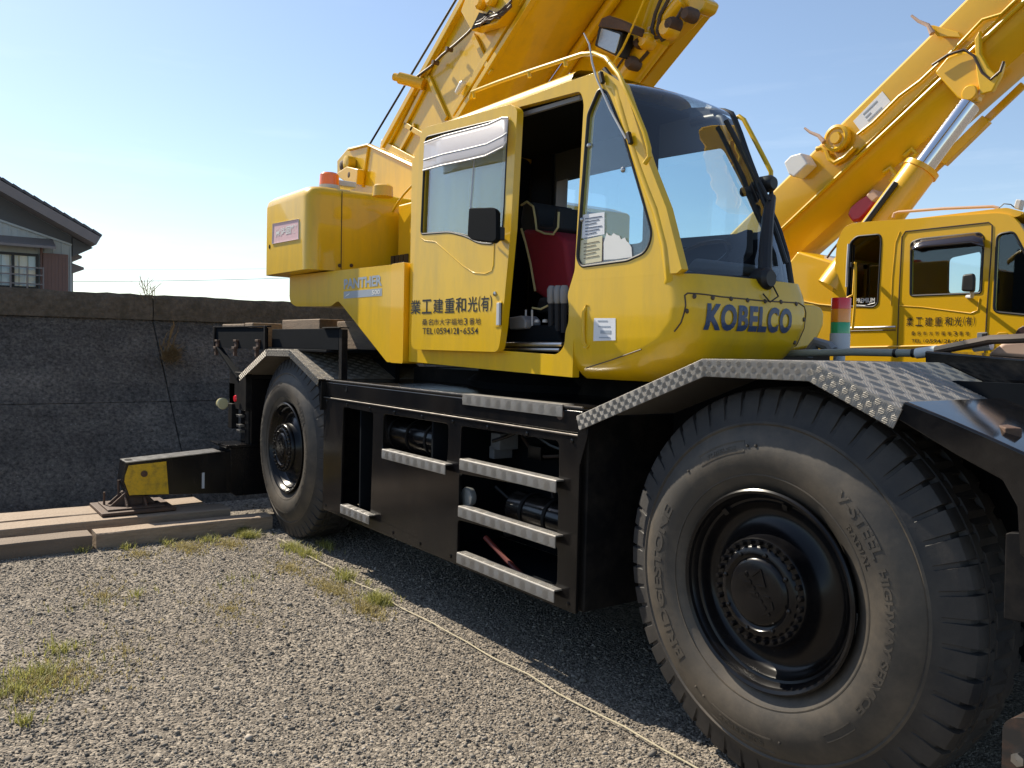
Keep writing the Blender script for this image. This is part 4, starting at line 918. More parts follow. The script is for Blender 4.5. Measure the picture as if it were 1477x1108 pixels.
# ------------------------------------------------------------------ boom
TH = R(33.8); BD = Vector((math.cos(TH),0,math.sin(TH))); BN = Vector((-math.sin(TH),0,math.cos(TH)))
YB = 1.15; B0 = P(705,108,Y=YB)
def bs(x, y, Y=None):          # boom coordinates (along, up) of a pixel on the boom side
    q = P(x,y,Y=Y or YB)-B0; return q.dot(BD), q.dot(BN)
def BP(s, h, Y): return Vector((B0.x,Y,B0.z)) + BD*s + BN*h
HB = bs(670,0)[1]; SL = 5.2
ft0 = bs(553,208); ft1 = bs(601,233)
sec = [(YB,HB),(YB,.0),(1.60,-.02),(1.74,.03),(1.82,.14),(1.84,HB)]
f0 = [BP(ft0[0],HB,YB), BP(ft1[0]+.25,0,YB)]
g = G(); g.prism([BP(ft0[0],HB,YB+.004), BP(SL,HB,YB+.004), BP(SL,.0,YB+.004), BP(-1.6,.0,YB+.004), BP(ft1[0],ft1[1],YB+.004)], (0,.04,0))
rows = [[BP(s,h,y) for y,h in sec[1:]] for s in (-1.7,SL)]
g.grid(rows); g.grid([[BP(s,HB,YB),BP(s,HB,1.84)] for s in (ft0[0],SL)]); g.grid([[BP(s,.14,1.82),BP(s,HB,1.84)] for s in (-1.7,SL)])
boom = obj('boom', g, m_yel, CR, smooth=50)
g = G(); g.bar(BP(ft0[0]+.02,HB-.03,YB-.02), BP(SL,HB-.03,YB-.02), .06, .06, up=BN); g.bar(BP(-1.5,.02,YB-.015), BP(SL,.02,YB-.015), .05, .05, up=BN); obj('boom_flange', g, m_yel, boom, bevel=.006)
def rib(a, b, wd=.05, hg=.05, nm='boom_rib', m=None, dy=.012):
    hg = hg*.55
    p = BP(*bs(*a),YB-dy); q = BP(*bs(*b),YB-dy); g = G(); g.bar(p, q, wd, hg, up=(0,1,0)); return obj(nm, g, m or m_yel, boom, bevel=.006)
rib((655,165),(760,-10),.07,.06); rib((685,52),(710,106)); rib((620,112),(646,172)); rib((613,128),(586,180),.05); rib((586,180),(612,196),.05); rib((597,135),(560,208),.10,.05)
rib((600,180),(580,216),.04); rib((663,19),(616,110),.04,.03); rib((553,208),(604,236),.08,.07); rib((618,110),(600,135),.06)
g = G(); g.tube([P(611,122,Y=YB-.03), P(590,116,Y=YB-.12), P(576,112.5,Y=YB-.18)], .052, 14); g.tube([P(578,113,Y=YB-.17), P(569,111,Y=YB-.2)], .036, 10); obj('jib_pin', g, m_yel2, boom)
g = G(); g.tube([BP(*bs(x,y),YB-.07) for x,y in ((611,113),(632,98),(648,82),(668,66),(685,51),(697,38))], .012, 8); obj('boom_cable', g, m_hose, boom)
for x,y in ((638,93),(658,74)):
    g = G(); g.lathe([(-.03,.02),(.03,.02)], BP(*bs(x,y),YB-.07), 'Y', 8, cap=True); obj('cable_clip', g, m_rust, boom)
g = G(); g.lathe([(0,.001),(.0,.022),(.10,.030),(.12,.02),(.12,.001)], BP(*bs(668,136),YB-.06), BD, 12); obj('white_cap', g, m_white, boom)
g = G(); g.prism([P(x,y,Y=YB-.12) for x,y in ((664,16),(679,44),(690,40),(716,34),(731,16),(740,-20),(680,-25))], (0,.12,0)); bx = obj('reel_box', g, m_yel, boom, bevel=.012)
g = G(); g.prism([P(x,y,Y=YB-.124) for x,y in ((679,43),(691,18),(712,22),(706,34),(692,38))], (0,.004,0)); obj('reel_opening', g, m_dark, bx)
rr = random.Random(5)
for k in range(7):
    g = G(); x0 = 688+rr.uniform(-2,6); y0 = 40-rr.uniform(0,8)
    g.tube([P(x0,y0,Y=YB-.13), P(x0+8,y0-6+rr.uniform(-4,4),Y=YB-.15), P(x0+18,y0-12+rr.uniform(-6,3),Y=YB-.15), P(x0+34,y0-16+rr.uniform(-8,8),Y=YB-.14), P(738,2+rr.uniform(-4,8),Y=YB-.12)], .008, 6); obj('hose', g, m_hose if k % 2 else m_rust, bx)
for x,y,r in ((696,4,.06),(712,0,.055)):
    g = G(); g.lathe([(0,r),(-.04,r*.95),(-.06,r*.6),(-.06,.001)], P(x,y,Y=YB-.13), 'Y', 18); obj('reel_hub', g, m_yel2, bx)
# hoist rope
g = G(); d = (P(656,0,Y=1.35)-P(534,205,Y=1.35)); g.tube([P(534,207,Y=1.35)-d*.05, P(534,207,Y=1.35)+d*2.2], .011, 8); obj('hoist_rope', g, m_trim, CR)
# light stripe / hydraulic pipe along the far lower edge of the boom
g = G(); g.tube([BP(-1.5,.02,1.80),BP(SL,.02,1.80)], .05, 14); obj('boom_edge_tube', g, m_yel, boom)
# luffing cylinder pair and brackets under the boom
a = P(930,118,Y=1.72); b = P(1010,5,Y=1.72)
g = G(); g.bar(P(925,120,Y=1.95), P(1022,-2,Y=1.95), .14, .14, up=BN); obj('jib_arm', g, m_yel2, CR, bevel=.012)
g = G(); g.tube([P(905,112,Y=1.75),P(950,52,Y=1.75)], .10, 18); g.tube([P(880,130,Y=1.75),P(985,0,Y=1.75)], .06, 14); obj('luffing_cylinder', g, m_yel2, CR)
g = G(); g.prism([P(x,y,Y=1.80) for x,y in ((905,98),(950,38),(985,-5),(1008,8),(985,36),(955,62),(930,92))], (0,.12,0)); obj('cylinder_bracket', g, m_yel2, CR, bevel=.02)
g = G(); g.prism([P(x,y,Y=1.75) for x,y in ((978,2),(1006,20),(1014,14),(1020,0),(1010,-8),(985,-8))], (0,.14,0)); obj('cylinder_lug', g, m_yel2, CR, bevel=.02)
for pth in (((955,-5),(945,20),(940,42),(944,55),(958,52)), ((966,-4),(952,22),(948,45),(955,58),(968,50)), ((985,12),(975,30),(968,42)), ((935,75),(920,92),(905,104)), ((915,60),(900,85),(890,100))):
    g = G(); g.tube([P(x,y,Y=1.68) for x,y in pth], .014, 7); obj('hydraulic_hose', g, m_hose, CR)
for x,y,r in ((966,42,.07),(972,36,.05),(914,92,.05),(934,60,.06),(996,22,.05),(926,64,.04)):
    g = G(); g.lathe([(-.06,.001),(-.06,r*.7),(-.03,r),(.04,r),(.05,r*.5),(.05,.001)], P(x,y,Y=1.66), 'Y', 12); obj('pipe_fitting', g, m_rust if r < .06 else m_yel2, CR)
g = G(); g.prism([P(x,y,Y=1.86) for x,y in ((846,-12),(944,-12),(928,40),(906,84),(884,118),(835,118),(806,96))], (0,.35,0)); obj('boom_lower_cover', g, m_yel, boom, bevel=.03, seg=3)
# work lamp
YL = 1.50
g = G(); g.prism([P(x,y,Y=YL+.14) for x,y in ((858,56),(870,30),(882,22),(908,34),(904,76),(894,84),(858,72))], (0,.16,0)); wl_ = obj('work_lamp', g, m_yel2, CR, bevel=.012)
g = G(); g.prism([P(x,y,Y=YL) for x,y in ((857,66),(864,36),(898,46),(890,82))], (0,.12,0)); obj('lamp_housing', g, m_trim, wl_, bevel=.01)
g = G(); g.prism([P(x,y,Y=YL-.012) for x,y in rnd([(861,66),(867,40),(895,49),(887,78)],3,3)], (0,.01,0)); obj('lamp_lens', g, m_lens, wl_, bevel=.004)
g = G(); g.prism([P(x,y,Y=YL-.03) for x,y in ((862,38),(868,26),(878,22),(910,36),(908,48),(900,44))], (0,.14,0)); obj('lamp_hood', g, m_rust, wl_, bevel=.006)
g = G(); g.tube([P(x,y,Y=YL-.02) for x,y in ((930,-2),(912,40),(898,70),(884,92))], .009, 6); obj('lamp_cable', g, m_yel, wl_)
# ================================================================== the second crane, behind
C2 = thing('mobile_crane', 'orange-yellow rough terrain crane parked behind, closed cab door and dark rear cab window', 'crane', (-3.2, 6.6, 0))
Y2 = 5.0
def p2(l, Y=Y2): return PX(l, Y)
co = p2([(1196,540),(1200,430),(1207,350),(1218,326),(1236,321),(1440,307),(1458,310),(1470,322),(1500,372),(1530,440),(1545,470),(1545,556)])
rw = rnd(p2([(1226,350),(1236,341),(1270,338),(1271,350),(1266,438),(1260,443),(1222,442),(1222,425)]), [.05,.03,.05,.02,.05,.03,.05,.02])
dwn = rnd(p2([(1314,350),(1326,345),(1413,336),(1419,342),(1415,423),(1313,427)]), [.03,.05,.05,.05,.03,.03])
qn = rnd(p2([(1438,338),(1462,334),(1492,392),(1500,440),(1494,456),(1433,450)]), [.05,.04,.06,.1,.06,.05])
g = G(); g.plate(rnd(co,[.02,.02,.03,.10,.05,.05,.08,.06,.05,.05,.05,.02]), [rw,dwn,qn], lambda a,b: (a,Y2,b), (0,.05,0)); cab2 = obj('cab_side', g, m_yel2, C2, bevel=.012, seg=3)
g = G(); fo2 = [(a,b) for a,b in co]
fwn = rnd(p2([(1367,372),(1415,362),(1412,423),(1366,424)], Y2+.95), .05); fqn = rnd(p2([(1440,350),(1466,345),(1500,400),(1500,455),(1436,455)], Y2+.95), .05)
xo = P(1300,400,Y=Y2+.95).x-P(1300,400,Y=Y2).x
g.plate(fo2, [fwn] , lambda a,b: (a,Y2+.95,b), (0,.04,0)); obj('cab_side', g, m_dark, C2)
xr = co[0][0]; xf2 = co[-1][0]
g = G(); g.plate([(Y2+.05,1.5),(Y2+.95,1.5),(Y2+.95,2.95),(Y2+.05,2.95)], [], lambda a,b: (xr+.06,a,b), (.03,0,0)); obj('cab_rear_wall', g, m_dark, C2)
g = G(); rz = P(1330,314,Y=Y2).z
g.plate(rnd([(co[3][0]-.02,rz-.10),(co[3][0]+.03,rz),(co[6][0]-.05,rz+.01),(co[6][0]+.10,rz-.05),(co[6][0]+.05,rz-.08),(co[3][0]+.05,rz-.08)],.03), [], lambda a,b: (a,Y2+.03,b), (0,.93,0)); obj('cab_roof', g, m_yel2, C2, bevel=.03, seg=3)
wsr = [(co[7][0]+.0,co[7][1]),(co[8][0],co[8][1]),(co[9][0],co[9][1])]
g = G(); g.grid([[(x+.05*(1-(2*k/8-1)**2),Y2+.02+.93*k/8,z) for k in range(9)] for x,z in wsr]); obj('windscreen', g, m_glass, C2, smooth=60)
g = G(); g.grid([[(x+.05*(1-(2*k/8-1)**2),Y2+.01+.95*k/8,z) for k in range(9)] for x,z in (wsr[2],(xf2+.05,1.95),(xf2,1.5))]); obj('cab_nose', g, m_yel2, C2, smooth=60)
g = G(); g.box((xr+.05,Y2+.05,1.48),(xf2,Y2+.95,1.52)); g.box((xr+.1,Y2+.3,1.5),(xr+.75,Y2+.8,2.1)); obj('cab_floor', g, m_dark, C2)
for lp, m, nm in ((rw,m_dkglass,'rear_window'),(dwn,m_glass,'door_window'),(qn,m_glass,'quarter_window')):
    g = G(); g.plate(lp, [], lambda a,b: (a,Y2+.015,b), (0,.005,0)); wn = obj(nm, g, m, cab2)
    g = G(); pts = [(a,Y2+.006,b) for a,b in lp]; g.tube(pts+[pts[0]], .012, 8); obj('window_seal', g, m_trim, wn)
    if nm == 'rear_window':
        g = G(); q0 = P(1234,438,Y=Y2+.012); q1 = P(1262,431,Y=Y2+.012); lettering('lettering', 'PREMIUM', lambda u,v: (u,Y2+.011,v), m_white, wn, (q0.x,q0.z+.005,q1.x,q1.z+.01), bold=.03)
        g = G(); g.tube([P(1232,440,Y=Y2+.012),P(1247,441,Y=Y2+.012),P(1262,437,Y=Y2+.012)], .004, 5); obj('logo_underline', g, m_white, wn)
        g = G(); g.box((q0.x-.1,Y2+.08,1.7),(q1.x+.2,Y2+.1,2.7)); obj('blind', g, m_dark, wn)
# visor
va = [(1313,360),(1318,350),(1330,346),(1405,337),(1418,341),(1420,352)]; vb = [(1315,362),(1322,360),(1335,358),(1400,352),(1416,356),(1419,360)]
g = G(); rows = [[P(a[0]*(1-t)+b[0]*t, a[1]*(1-t)+b[1]*t, Y=Y2-.01-.07*math.sin(t*1.6)) for a,b in zip(va,vb)] for t in (0,.3,.6,1)]
g.grid(rows); o = obj('rain_visor', g, mat('smoked_visor',(.02,.015,.02),.12,coat=.5), cab2, smooth=60); md = o.modifiers.new('solid','SOLIDIFY'); md.thickness = .006
def seam2(px, r=.006, nm='door_seam', m=m_hose, par=None): 
    g = G(); g.tube([P(x,y,Y=Y2-.001) for x,y in px], r, 6); return obj(nm, g, m, par or cab2)
seam2([(1294,512),(1297,420),(1301,342),(1306,334),(1426,321),(1431,325),(1430,360),(1424,440),(1420,512)])
seam2([(1298,334),(1292,350),(1287,400),(1285,440)], .004, 'pressed_crease', m_yel2); seam2([(1297,441),(1330,443),(1400,452),(1410,448),(1413,430)], .004, 'pressed_crease', m_yel2)
seam2([(1222,473),(1292,471.5)], .010, 'side_moulding', m_steel); seam2([(1222,477.5),(1292,476)], .006, 'side_moulding', m_hose)
seam2([(1200,502),(1424,497)], .010, 'sill_moulding', m_yel2)
g = G(); g.tube([P(x,y,Y=Y2-.10) for x,y in ((1222,430),(1231,425),(1233,390),(1234,378),(1234,385),(1233,440),(1230,474),(1222,477))], .014, 8); obj('grab_rail', g, m_yel2, C2)
g = G(); g.box(P(1226,379,Y=Y2-.14), P(1235,386,Y=Y2-.06)); obj('rail_bracket', g, m_trim, C2, bevel=.004)
g = G(); g.tube([P(1224,352,Y=Y2-.03),P(1222,385,Y=Y2-.04),P(1221,414,Y=Y2-.03)], .012, 8); obj('window_bar', g, m_lgrey, C2)
# mirror, handle
g = G(); g.prism([P(x,y,Y=Y2-.22) for x,y in rnd([(1388,396),(1404,394),(1406,400),(1405,421),(1386,420)],4,4)], (-.02,.07,0)); mm = obj('mirror', g, m_trim, C2, bevel=.02, seg=3)
g = G(); g.tube([P(1402,420,Y=Y2-.16),P(1402,428,Y=Y2-.08),P(1395,428,Y=Y2)], .016, 8); obj('mirror_arm', g, m_lgrey, mm)
g = G(); g.prism([P(x,y,Y=Y2-.012) for x,y in rnd([(1409,480),(1424,479),(1424,498),(1409,499)],2,3)], (0,.015,0)); obj('handle_recess', g, m_grey, cab2, bevel=.004)
g = G(); g.prism([P(x,y,Y=Y2-.03) for x,y in ((1416,481),(1423,480.5),(1422,496),(1415,497))], (0,.02,0)); obj('door_handle', g, m_trim, cab2, bevel=.004)
g = G(); g.prism([P(x,y,Y=Y2-.012) for x,y in rnd([(1436,489),(1438,480),(1452,479),(1458,490),(1456,502),(1436,502)],3,3)], (0,.013,0)); obj('step_recess', g, mat('recess_yellow',(.52,.30,.01),.4), cab2, bevel=.004)
g = G(); g.prism([P(x,y,Y=Y2-.02) for x,y in rnd([(1458,520),(1460,490),(1468,474),(1485,466),(1510,470),(1510,520)],3,3)], (0,.02,0)); obj('wheel_arch_cover', g, mat('maroon_plastic',(.05,.025,.025),.4), cab2, bevel=.004)
# lettering
rowtext('業工建重和光(有)', [1312.5,1326,1340,1354,1368.5,1382,1391.2,1398,1405.5], [457.2]*9, [470]*9, m_ink, cab2, Y2, .010, [9.5,10,11,11,11,11,2.4,8.5,2.4], .003)
rowtext('桑名市大字福地3番地', [1317.5,1325.5,1334,1343,1351.5,1360.5,1369.5,1378,1386.5,1395.5], [478]*10, [484]*10, m_ink, cab2, Y2, .006, [5.5]*10, .003)
rowtext('TEL(0594)21-6554', [1317.5,1322.5,1327,1333,1337.5,1343.5,1349,1354.5,1359.5,1364.5,1369,1374.5,1379.5,1385.5,1391,1396.5], [489.5]*16, [494.5]*16, m_ink, cab2, Y2, .010, [4.4,4,4,1.6,4.6,4.6,4.6,4.8,1.6,4.8,2,4,4.8,4.8,4.8,4.8], .003)
# roof details
g = G(); g.tube([P(x,y,Y=Y2+.25) for x,y in ((1288,314),(1290,308),(1296,306),(1360,301),(1432,298),(1440,300),(1443,307))], .014, 8); obj('roof_rail', g, m_tarp, C2)
g = G(); g.prism([P(x,y,Y=Y2+.25) for x,y in ((1461,300),(1465,287),(1474,288),(1470,303))], (0,.08,0)); lm = obj('roof_lamp', g, m_lgrey, C2, bevel=.012)
g = G(); g.tube([P(1440,301,Y=Y2+.2),P(1448,294,Y=Y2+.2),P(1458,295,Y=Y2+.2),P(1463,299,Y=Y2+.2)], .005, 5); obj('lamp_cable', g, m_trim, lm)
g = G(); g.box(P(1452,312,Y=Y2+.2), P(1466,304,Y=Y2+.35)); obj('lamp_base', g, m_lgrey, lm, bevel=.004)
# upper structure and carrier
ub = p2([(1120,400),(1150,362),(1190,374),(1205,378),(1205,520),(1120,520)], Y2+.55)
g = G(); g.plate(ub, [], lambda a,b: (a,Y2+.55,b), (0,1.9,0)); obj('upper_frame', g, m_yel2, C2, bevel=.03)
g = G(); g.tube([P(1156,434,Y=Y2+.54),P(1180,439,Y=Y2+.54),P(1200,441,Y=Y2+.54)], .010, 6); obj('frame_seam', g, m_yel, C2)
g = G(); g.tube([P(1193,372,Y=Y2+.4),P(1200,362,Y=Y2+.4),P(1208,352,Y=Y2+.4)], .012, 6); obj('frame_rail', g, m_rust, C2)
g = G(); g.box((-8.2,Y2+.35,.6),(.6,Y2+2.6,1.45)); g.box((-7.2,Y2-.0,1.42),(.4,Y2+2.9,1.50)); obj('carrier_frame', g, m_blk_flat, C2, bevel=.02)
g = G(); g.box((-4.2,Y2+.5,1.48),(-1.2,Y2+2.4,1.78)); obj('turntable', g, m_dark, C2, bevel=.05)
for x in (-6.6,-1.4):
    make_wheel(C2, x, False, Y2-.05); make_wheel(C2, x, True, Y2-.05)
# ------------------------------------------------------------------ boom of the second crane
YB2 = 5.9; E0 = P(1125,262,Y=YB2); E1 = P(1388,0,Y=YB2); D2 = (E1-E0).normalized(); N2 = Vector((-D2.z,0,D2.x))
def b2(x, y, Y=YB2): q = P(x,y,Y=Y)-E0; return q.dot(D2), q.dot(N2)
def BQ(s, h, Y): return Vector((E0.x,Y,E0.z)) + D2*s + N2*h
hm = (b2(1202,268)[1]+b2(1330,143)[1])/2; hbt = (b2(1165,359,6.2)[1]+b2(1420,155,6.2)[1])/2
sec2 = [(6.62,0),(5.95,0),(YB2,-.05),(YB2,hm),(YB2+.04,hm-.12),(YB2+.16,hbt+.03),(6.25,hbt),(6.45,hbt+.03),(6.58,hm-.1),(6.62,hm),(6.62,0)]
g = G(); g.grid([[BQ(s,h,y) for y,h in sec2] for s in (-1.3,6.5)]); boom2 = obj('boom', g, m_yel2, C2, smooth=40)
g = G(); g.tube([BQ(-1.0,hm+.02,YB2-.02),BQ(6.4,hm+.02,YB2-.02)], .022, 8); g.tube([BQ(.9,hm+.07,YB2-.02),BQ(6.4,hm+.09,YB2-.02)], .012, 6); obj('boom_conduit', g, m_yel, boom2)
g = G(); g.tube([BQ(*b2(x,y),YB2-.04) for x,y in ((1240,195),(1262,178),(1300,140),(1330,118),(1345,104),(1380,72),(1420,30),(1447,22),(1470,0))], .016, 6); obj('boom_pipe', g, m_yel, boom2)
def q2(name, px, dy, th, m, bev=.008): g = G(); g.prism([BQ(*b2(x,y),YB2-dy) for x,y in px], (0,th,0)); return obj(name, g, m, boom2, bevel=bev)
npl = q2('name_plate', [(1231,175),(1273,132),(1285,147),(1242,190)], .006, .006, m_paper, 0)
na = b2(1237,182.5); nb = b2(1279,139.5)
for k in range(3):
    h_ = na[1]+(nb[1]-na[1])*.5+.05*(1-k); g = G(); g.bar(BQ(na[0]+.12,h_,YB2-.008), BQ(nb[0]-.10-.12*(k%2),h_,YB2-.008), .002, .016, up=N2); obj('printed_line', g, m_bluegrey, npl, smooth=0)
q2('junction_box', [(1145,238),(1155,228),(1170,224),(1180,240),(1160,259),(1152,255)], .20, .20, m_white, .02)
g = G(); g.lathe([(.03,.14),(-.0,.15),(-.06,.15),(-.07,.12),(-.05,.10),(-.05,.07),(-.08,.06),(-.08,.001)], BQ(*b2(1212,201),YB2-.03), 'Y', 28); obj('sheave', g, m_yel2, boom2)
g = G(); g.tube([BQ(*b2(x,y),YB2-.05) for x,y in ((1182,216),(1190,214),(1196,219),(1200,230),(1208,236),(1222,228),(1236,214))], .03, 8); obj('hose_bracket', g, m_yel2, boom2)
for l in (((1168,187),(1176,193),(1188,198),(1196,207)), ((1322,26),(1332,34),(1346,40),(1352,52))):
    g = G(); g.tube([BQ(*b2(x,y),YB2-.10) for x,y in l], [.012,.016,.02,.03], 8); obj('rope_guide', g, m_tarp, boom2)
q2('rope_guide_plate', [(1337,38),(1345,42),(1355,54),(1390,56),(1386,48),(1350,38)], .05, .02, m_yel2)
# gusset and pin of the luffing cylinder
q2('cylinder_gusset', [(1352,106),(1370,84),(1390,76),(1410,78),(1418,92),(1420,115),(1414,148),(1398,150),(1384,142)], .06, .10, m_yel2, .02)
q2('gusset_web', [(1412,60),(1420,46),(1421,80),(1432,100),(1445,112),(1455,92),(1450,112),(1438,135),(1420,140),(1414,100)], .10, .06, m_yel, .015)
g = G(); g.lathe([(.1,.075),(-.05,.075),(-.06,.065),(-.06,.001)], BQ(*b2(1406,137),YB2-.06), 'Y', 22); obj('cylinder_pin', g, m_yel2, boom2)
g = G(); g.tube([BQ(*b2(x,y),YB2-.10) for x,y in ((1352,97),(1375,82),(1398,75),(1412,84),(1424,108),(1436,118),(1450,106),(1455,92))], .014, 6); obj('hose', g, m_hose, boom2)
cyl0 = P(1398,152,Y=5.88); cyl1 = P(1330,243,Y=5.62); cd_ = (cyl1-cyl0)
g = G(); g.tube([cyl0, cyl0+cd_*1.05], .105, 24); obj('cylinder_rod', g, m_chrome, C2)
g = G(); g.tube([cyl1, cyl1+cd_*2.0], .165, 24); g.tube([cyl1-cd_*.01, cyl1+cd_*.06], .18, 24); cb = obj('cylinder_barrel', g, m_yel2, C2)
g = G(); g.tube([cyl1+cd_*.35+Vector((0,-.19,.05)), cyl1+cd_*1.2+Vector((0,-.19,.05))], .03, 8); obj('cylinder_pipe', g, m_trim, cb)
g = G(); g.bar(P(1477,122,Y=6.3), P(1330,262,Y=6.3), .05, .07); g.bar(P(1424,172,Y=6.25), P(1360,235,Y=6.2), .10, .10); obj('lower_conduit', g, m_yel2, C2, bevel=.008)
# red hook stowed under the boom
g = G(); hk = [(1221,310),(1226,298),(1238,288),(1250,280),(1262,284),(1262,294),(1250,308),(1240,318),(1229,321)]
g.prism([P(x,y,Y=5.95) for x,y in hk], (0,.22,0)); hko = obj('hook_block', g, mat('red_paint',(.42,.012,.016),.35,coat=.3), C2, bevel=.03)
g = G(); g.prism([P(x,y,Y=5.92) for x,y in ((1248,282),(1258,272),(1268,284),(1258,292))], (0,.26,0)); obj('hook_shackle', g, m_tarp, hko, bevel=.02)
for l in (((1275,250),(1285,243),(1292,252),(1285,262)), ((1305,226),(1316,216),(1322,222),(1312,232)), ((1300,240),(1315,228))):
    g = G(); g.tube([P(x,y,Y=6.0) for x,y in l], .03, 8); obj('hose_clamp', g, m_yel, C2)
# ================================================================== ground
m_gnd, nt, b = new_mat('gravel_bed'); N, L = nt.nodes.new, nt.links.new
tc = N('ShaderNodeTexCoord')
v1 = N('ShaderNodeTexVoronoi'); v1.inputs['Scale'].default_value = 62; L(tc.outputs['Object'], v1.inputs['Vector'])
v2 = N('ShaderNodeTexVoronoi'); v2.inputs['Scale'].default_value = 150; L(tc.outputs['Object'], v2.inputs['Vector'])
n1 = N('ShaderNodeTexNoise'); n1.inputs['Scale'].default_value = .9; n1.inputs['Detail'].default_value = 8; L(tc.outputs['Object'], n1.inputs['Vector'])
cr = N('ShaderNodeValToRGB'); e = cr.color_ramp.elements; e[0].position = .0; e[0].color = (.08,.068,.055,1); e[1].position = 1; e[1].color = (.36,.315,.255,1)
x_ = e = cr.color_ramp.elements.new(.5); x_.color = (.195,.17,.138,1)
sp = N('ShaderNodeSeparateColor'); L(v1.outputs['Color'], sp.inputs[0]); L(sp.outputs[0], cr.inputs[0])
mx = N('ShaderNodeMixRGB'); mx.blend_type = 'MULTIPLY'; mx.inputs[0].default_value = .45
c2 = N('ShaderNodeValToRGB'); c2.color_ramp.elements[0].position = .35; c2.color_ramp.elements[0].color = (.62,.56,.50,1); c2.color_ramp.elements[1].position = .65; c2.color_ramp.elements[1].color = (1.1,1.08,1.05,1)
L(n1.outputs['Fac'], c2.inputs[0]); L(cr.outputs[0], mx.inputs[1]); L(c2.outputs[0], mx.inputs[2]); L(mx.outputs[0], b.inputs['Base Color'])
b.inputs['Roughness'].default_value = .9
ad = N('ShaderNodeMath'); ad.operation = 'MULTIPLY_ADD'; ad.inputs[1].default_value = .45; L(v2.outputs['Distance'], ad.inputs[0]); L(v1.outputs['Distance'], ad.inputs[2])
bp_ = N('ShaderNodeBump'); bp_.inputs['Strength'].default_value = .9; bp_.inputs['Distance'].default_value = .012; bp_.invert = True; L(ad.outputs[0], bp_.inputs['Height']); L(bp_.outputs[0], b.inputs['Normal'])
g = G(); g.add([(-400,-400,0),(400,-400,0),(400,400,0),(-400,400,0)], [(0,1,2,3)])
o = obj('ground', g, m_gnd, None, smooth=0); tag(o, 'grey gravel yard under the cranes', 'ground', kind='structure')
# loose stones
m_st, nt, b = new_mat('gravel_stone'); N, L = nt.nodes.new, nt.links.new
at_ = N('ShaderNodeAttribute'); at_.attribute_name = 'tone'; cr = N('ShaderNodeValToRGB'); els = cr.color_ramp.elements
els[0].color = (.060,.053,.046,1); els[1].color = (.57,.51,.43,1); q = els.new(.45); q.color = (.205,.182,.150,1); q = els.new(.8); q.color = (.365,.32,.265,1)
L(at_.outputs['Fac'], cr.inputs[0]); L(cr.outputs[0], b.inputs['Base Color']); b.inputs['Roughness'].default_value = .82
t = (1+5**.5)/2
ico = np.array([(-1,t,0),(1,t,0),(-1,-t,0),(1,-t,0),(0,-1,t),(0,1,t),(0,-1,-t),(0,1,-t),(t,0,-1),(t,0,1),(-t,0,-1),(-t,0,1)],float); ico /= np.linalg.norm(ico[0])
icf = np.array([(0,11,5),(0,5,1),(0,1,7),(0,7,10),(0,10,11),(1,5,9),(5,11,4),(11,10,2),(10,7,6),(7,1,8),(3,9,4),(3,4,2),(3,2,6),(3,6,8),(3,8,9),(4,9,5),(2,4,11),(6,2,10),(8,6,7),(9,8,1)])
def stones(n, x0, x1, y0, y1, smin, smax, seed, name, keep=None):
    r = np.random.default_rng(seed); X = r.uniform(x0,x1,n*2); Y = r.uniform(y0,y1,n*2)
    if keep is not None: k = keep(X,Y); X = X[k]; Y = Y[k]
    X = X[:n]; Y = Y[:n]; n = len(X)
    S = smin*(smax/smin)**(r.power(.55, n) if False else r.beta(1.2,3.2,n))
    sc = np.stack([S*r.uniform(.8,1.45,n), S*r.uniform(.7,1.15,n), S*r.uniform(.45,.85,n)],1)
    v = ico[None]*(1+r.uniform(-.22,.22,(n,12,1)))*sc[:,None]
    a = r.uniform(0,6.283,n); ca, sa = np.cos(a)[:,None], np.sin(a)[:,None]; tl = r.uniform(-.5,.5,n)[:,None]
    zx = v[...,2]+v[...,0]*tl; vx = v[...,0]*ca-v[...,1]*sa; vy = v[...,0]*sa+v[...,1]*ca
    v = np.stack([vx+X[:,None], vy+Y[:,None], zx+(sc[:,2]*r.uniform(.1,.75,n))[:,None]],2).reshape(-1,3)
    f = (icf[None]+12*np.arange(n)[:,None,None]).reshape(-1)
    me = bpy.data.meshes.new(name); me.vertices.add(len(v)); me.vertices.foreach_set('co', v.ravel().astype(np.float32))
    me.loops.add(len(f)); me.loops.foreach_set('vertex_index', f.astype(np.int32)); m = len(f)//3
    me.polygons.add(m); me.polygons.foreach_set('loop_start', np.arange(0,3*m,3,dtype=np.int32)); me.update(calc_edges=True)
    at = me.attributes.new('tone','FLOAT','POINT'); low = .5+.5*np.sin(X*1.7+1.3*np.sin(Y*2.1))*np.sin(Y*1.9+.8*np.cos(X*2.3+1)); at.data.foreach_set('value', np.repeat(np.clip(r.beta(2.6,3.0,n)*(.66+.44*low),0,1),12).astype(np.float32))
    me.materials.append(m_st); return link_mesh(name, me)
def cull(X, Y):   # leave out what no camera near here could see: behind it or deep below the crane
    return (X < 1.6) & ~((Y > .95) & (X > -4.2)) 
o = stones(86000, -5.45, 1.3, -3.2, 1.1, .0035, .0125, 11, 'gravel_stones', cull); tag(o, 'loose grey gravel stones strewn over the yard', 'gravel', kind='stuff')
o = stones(3800, -7.1, 1.0, -4.2, 1.0, .008, .022, 12, 'gravel_stones', cull); tag(o, 'coarser grey gravel stones among the fine gravel', 'gravel', kind='stuff')
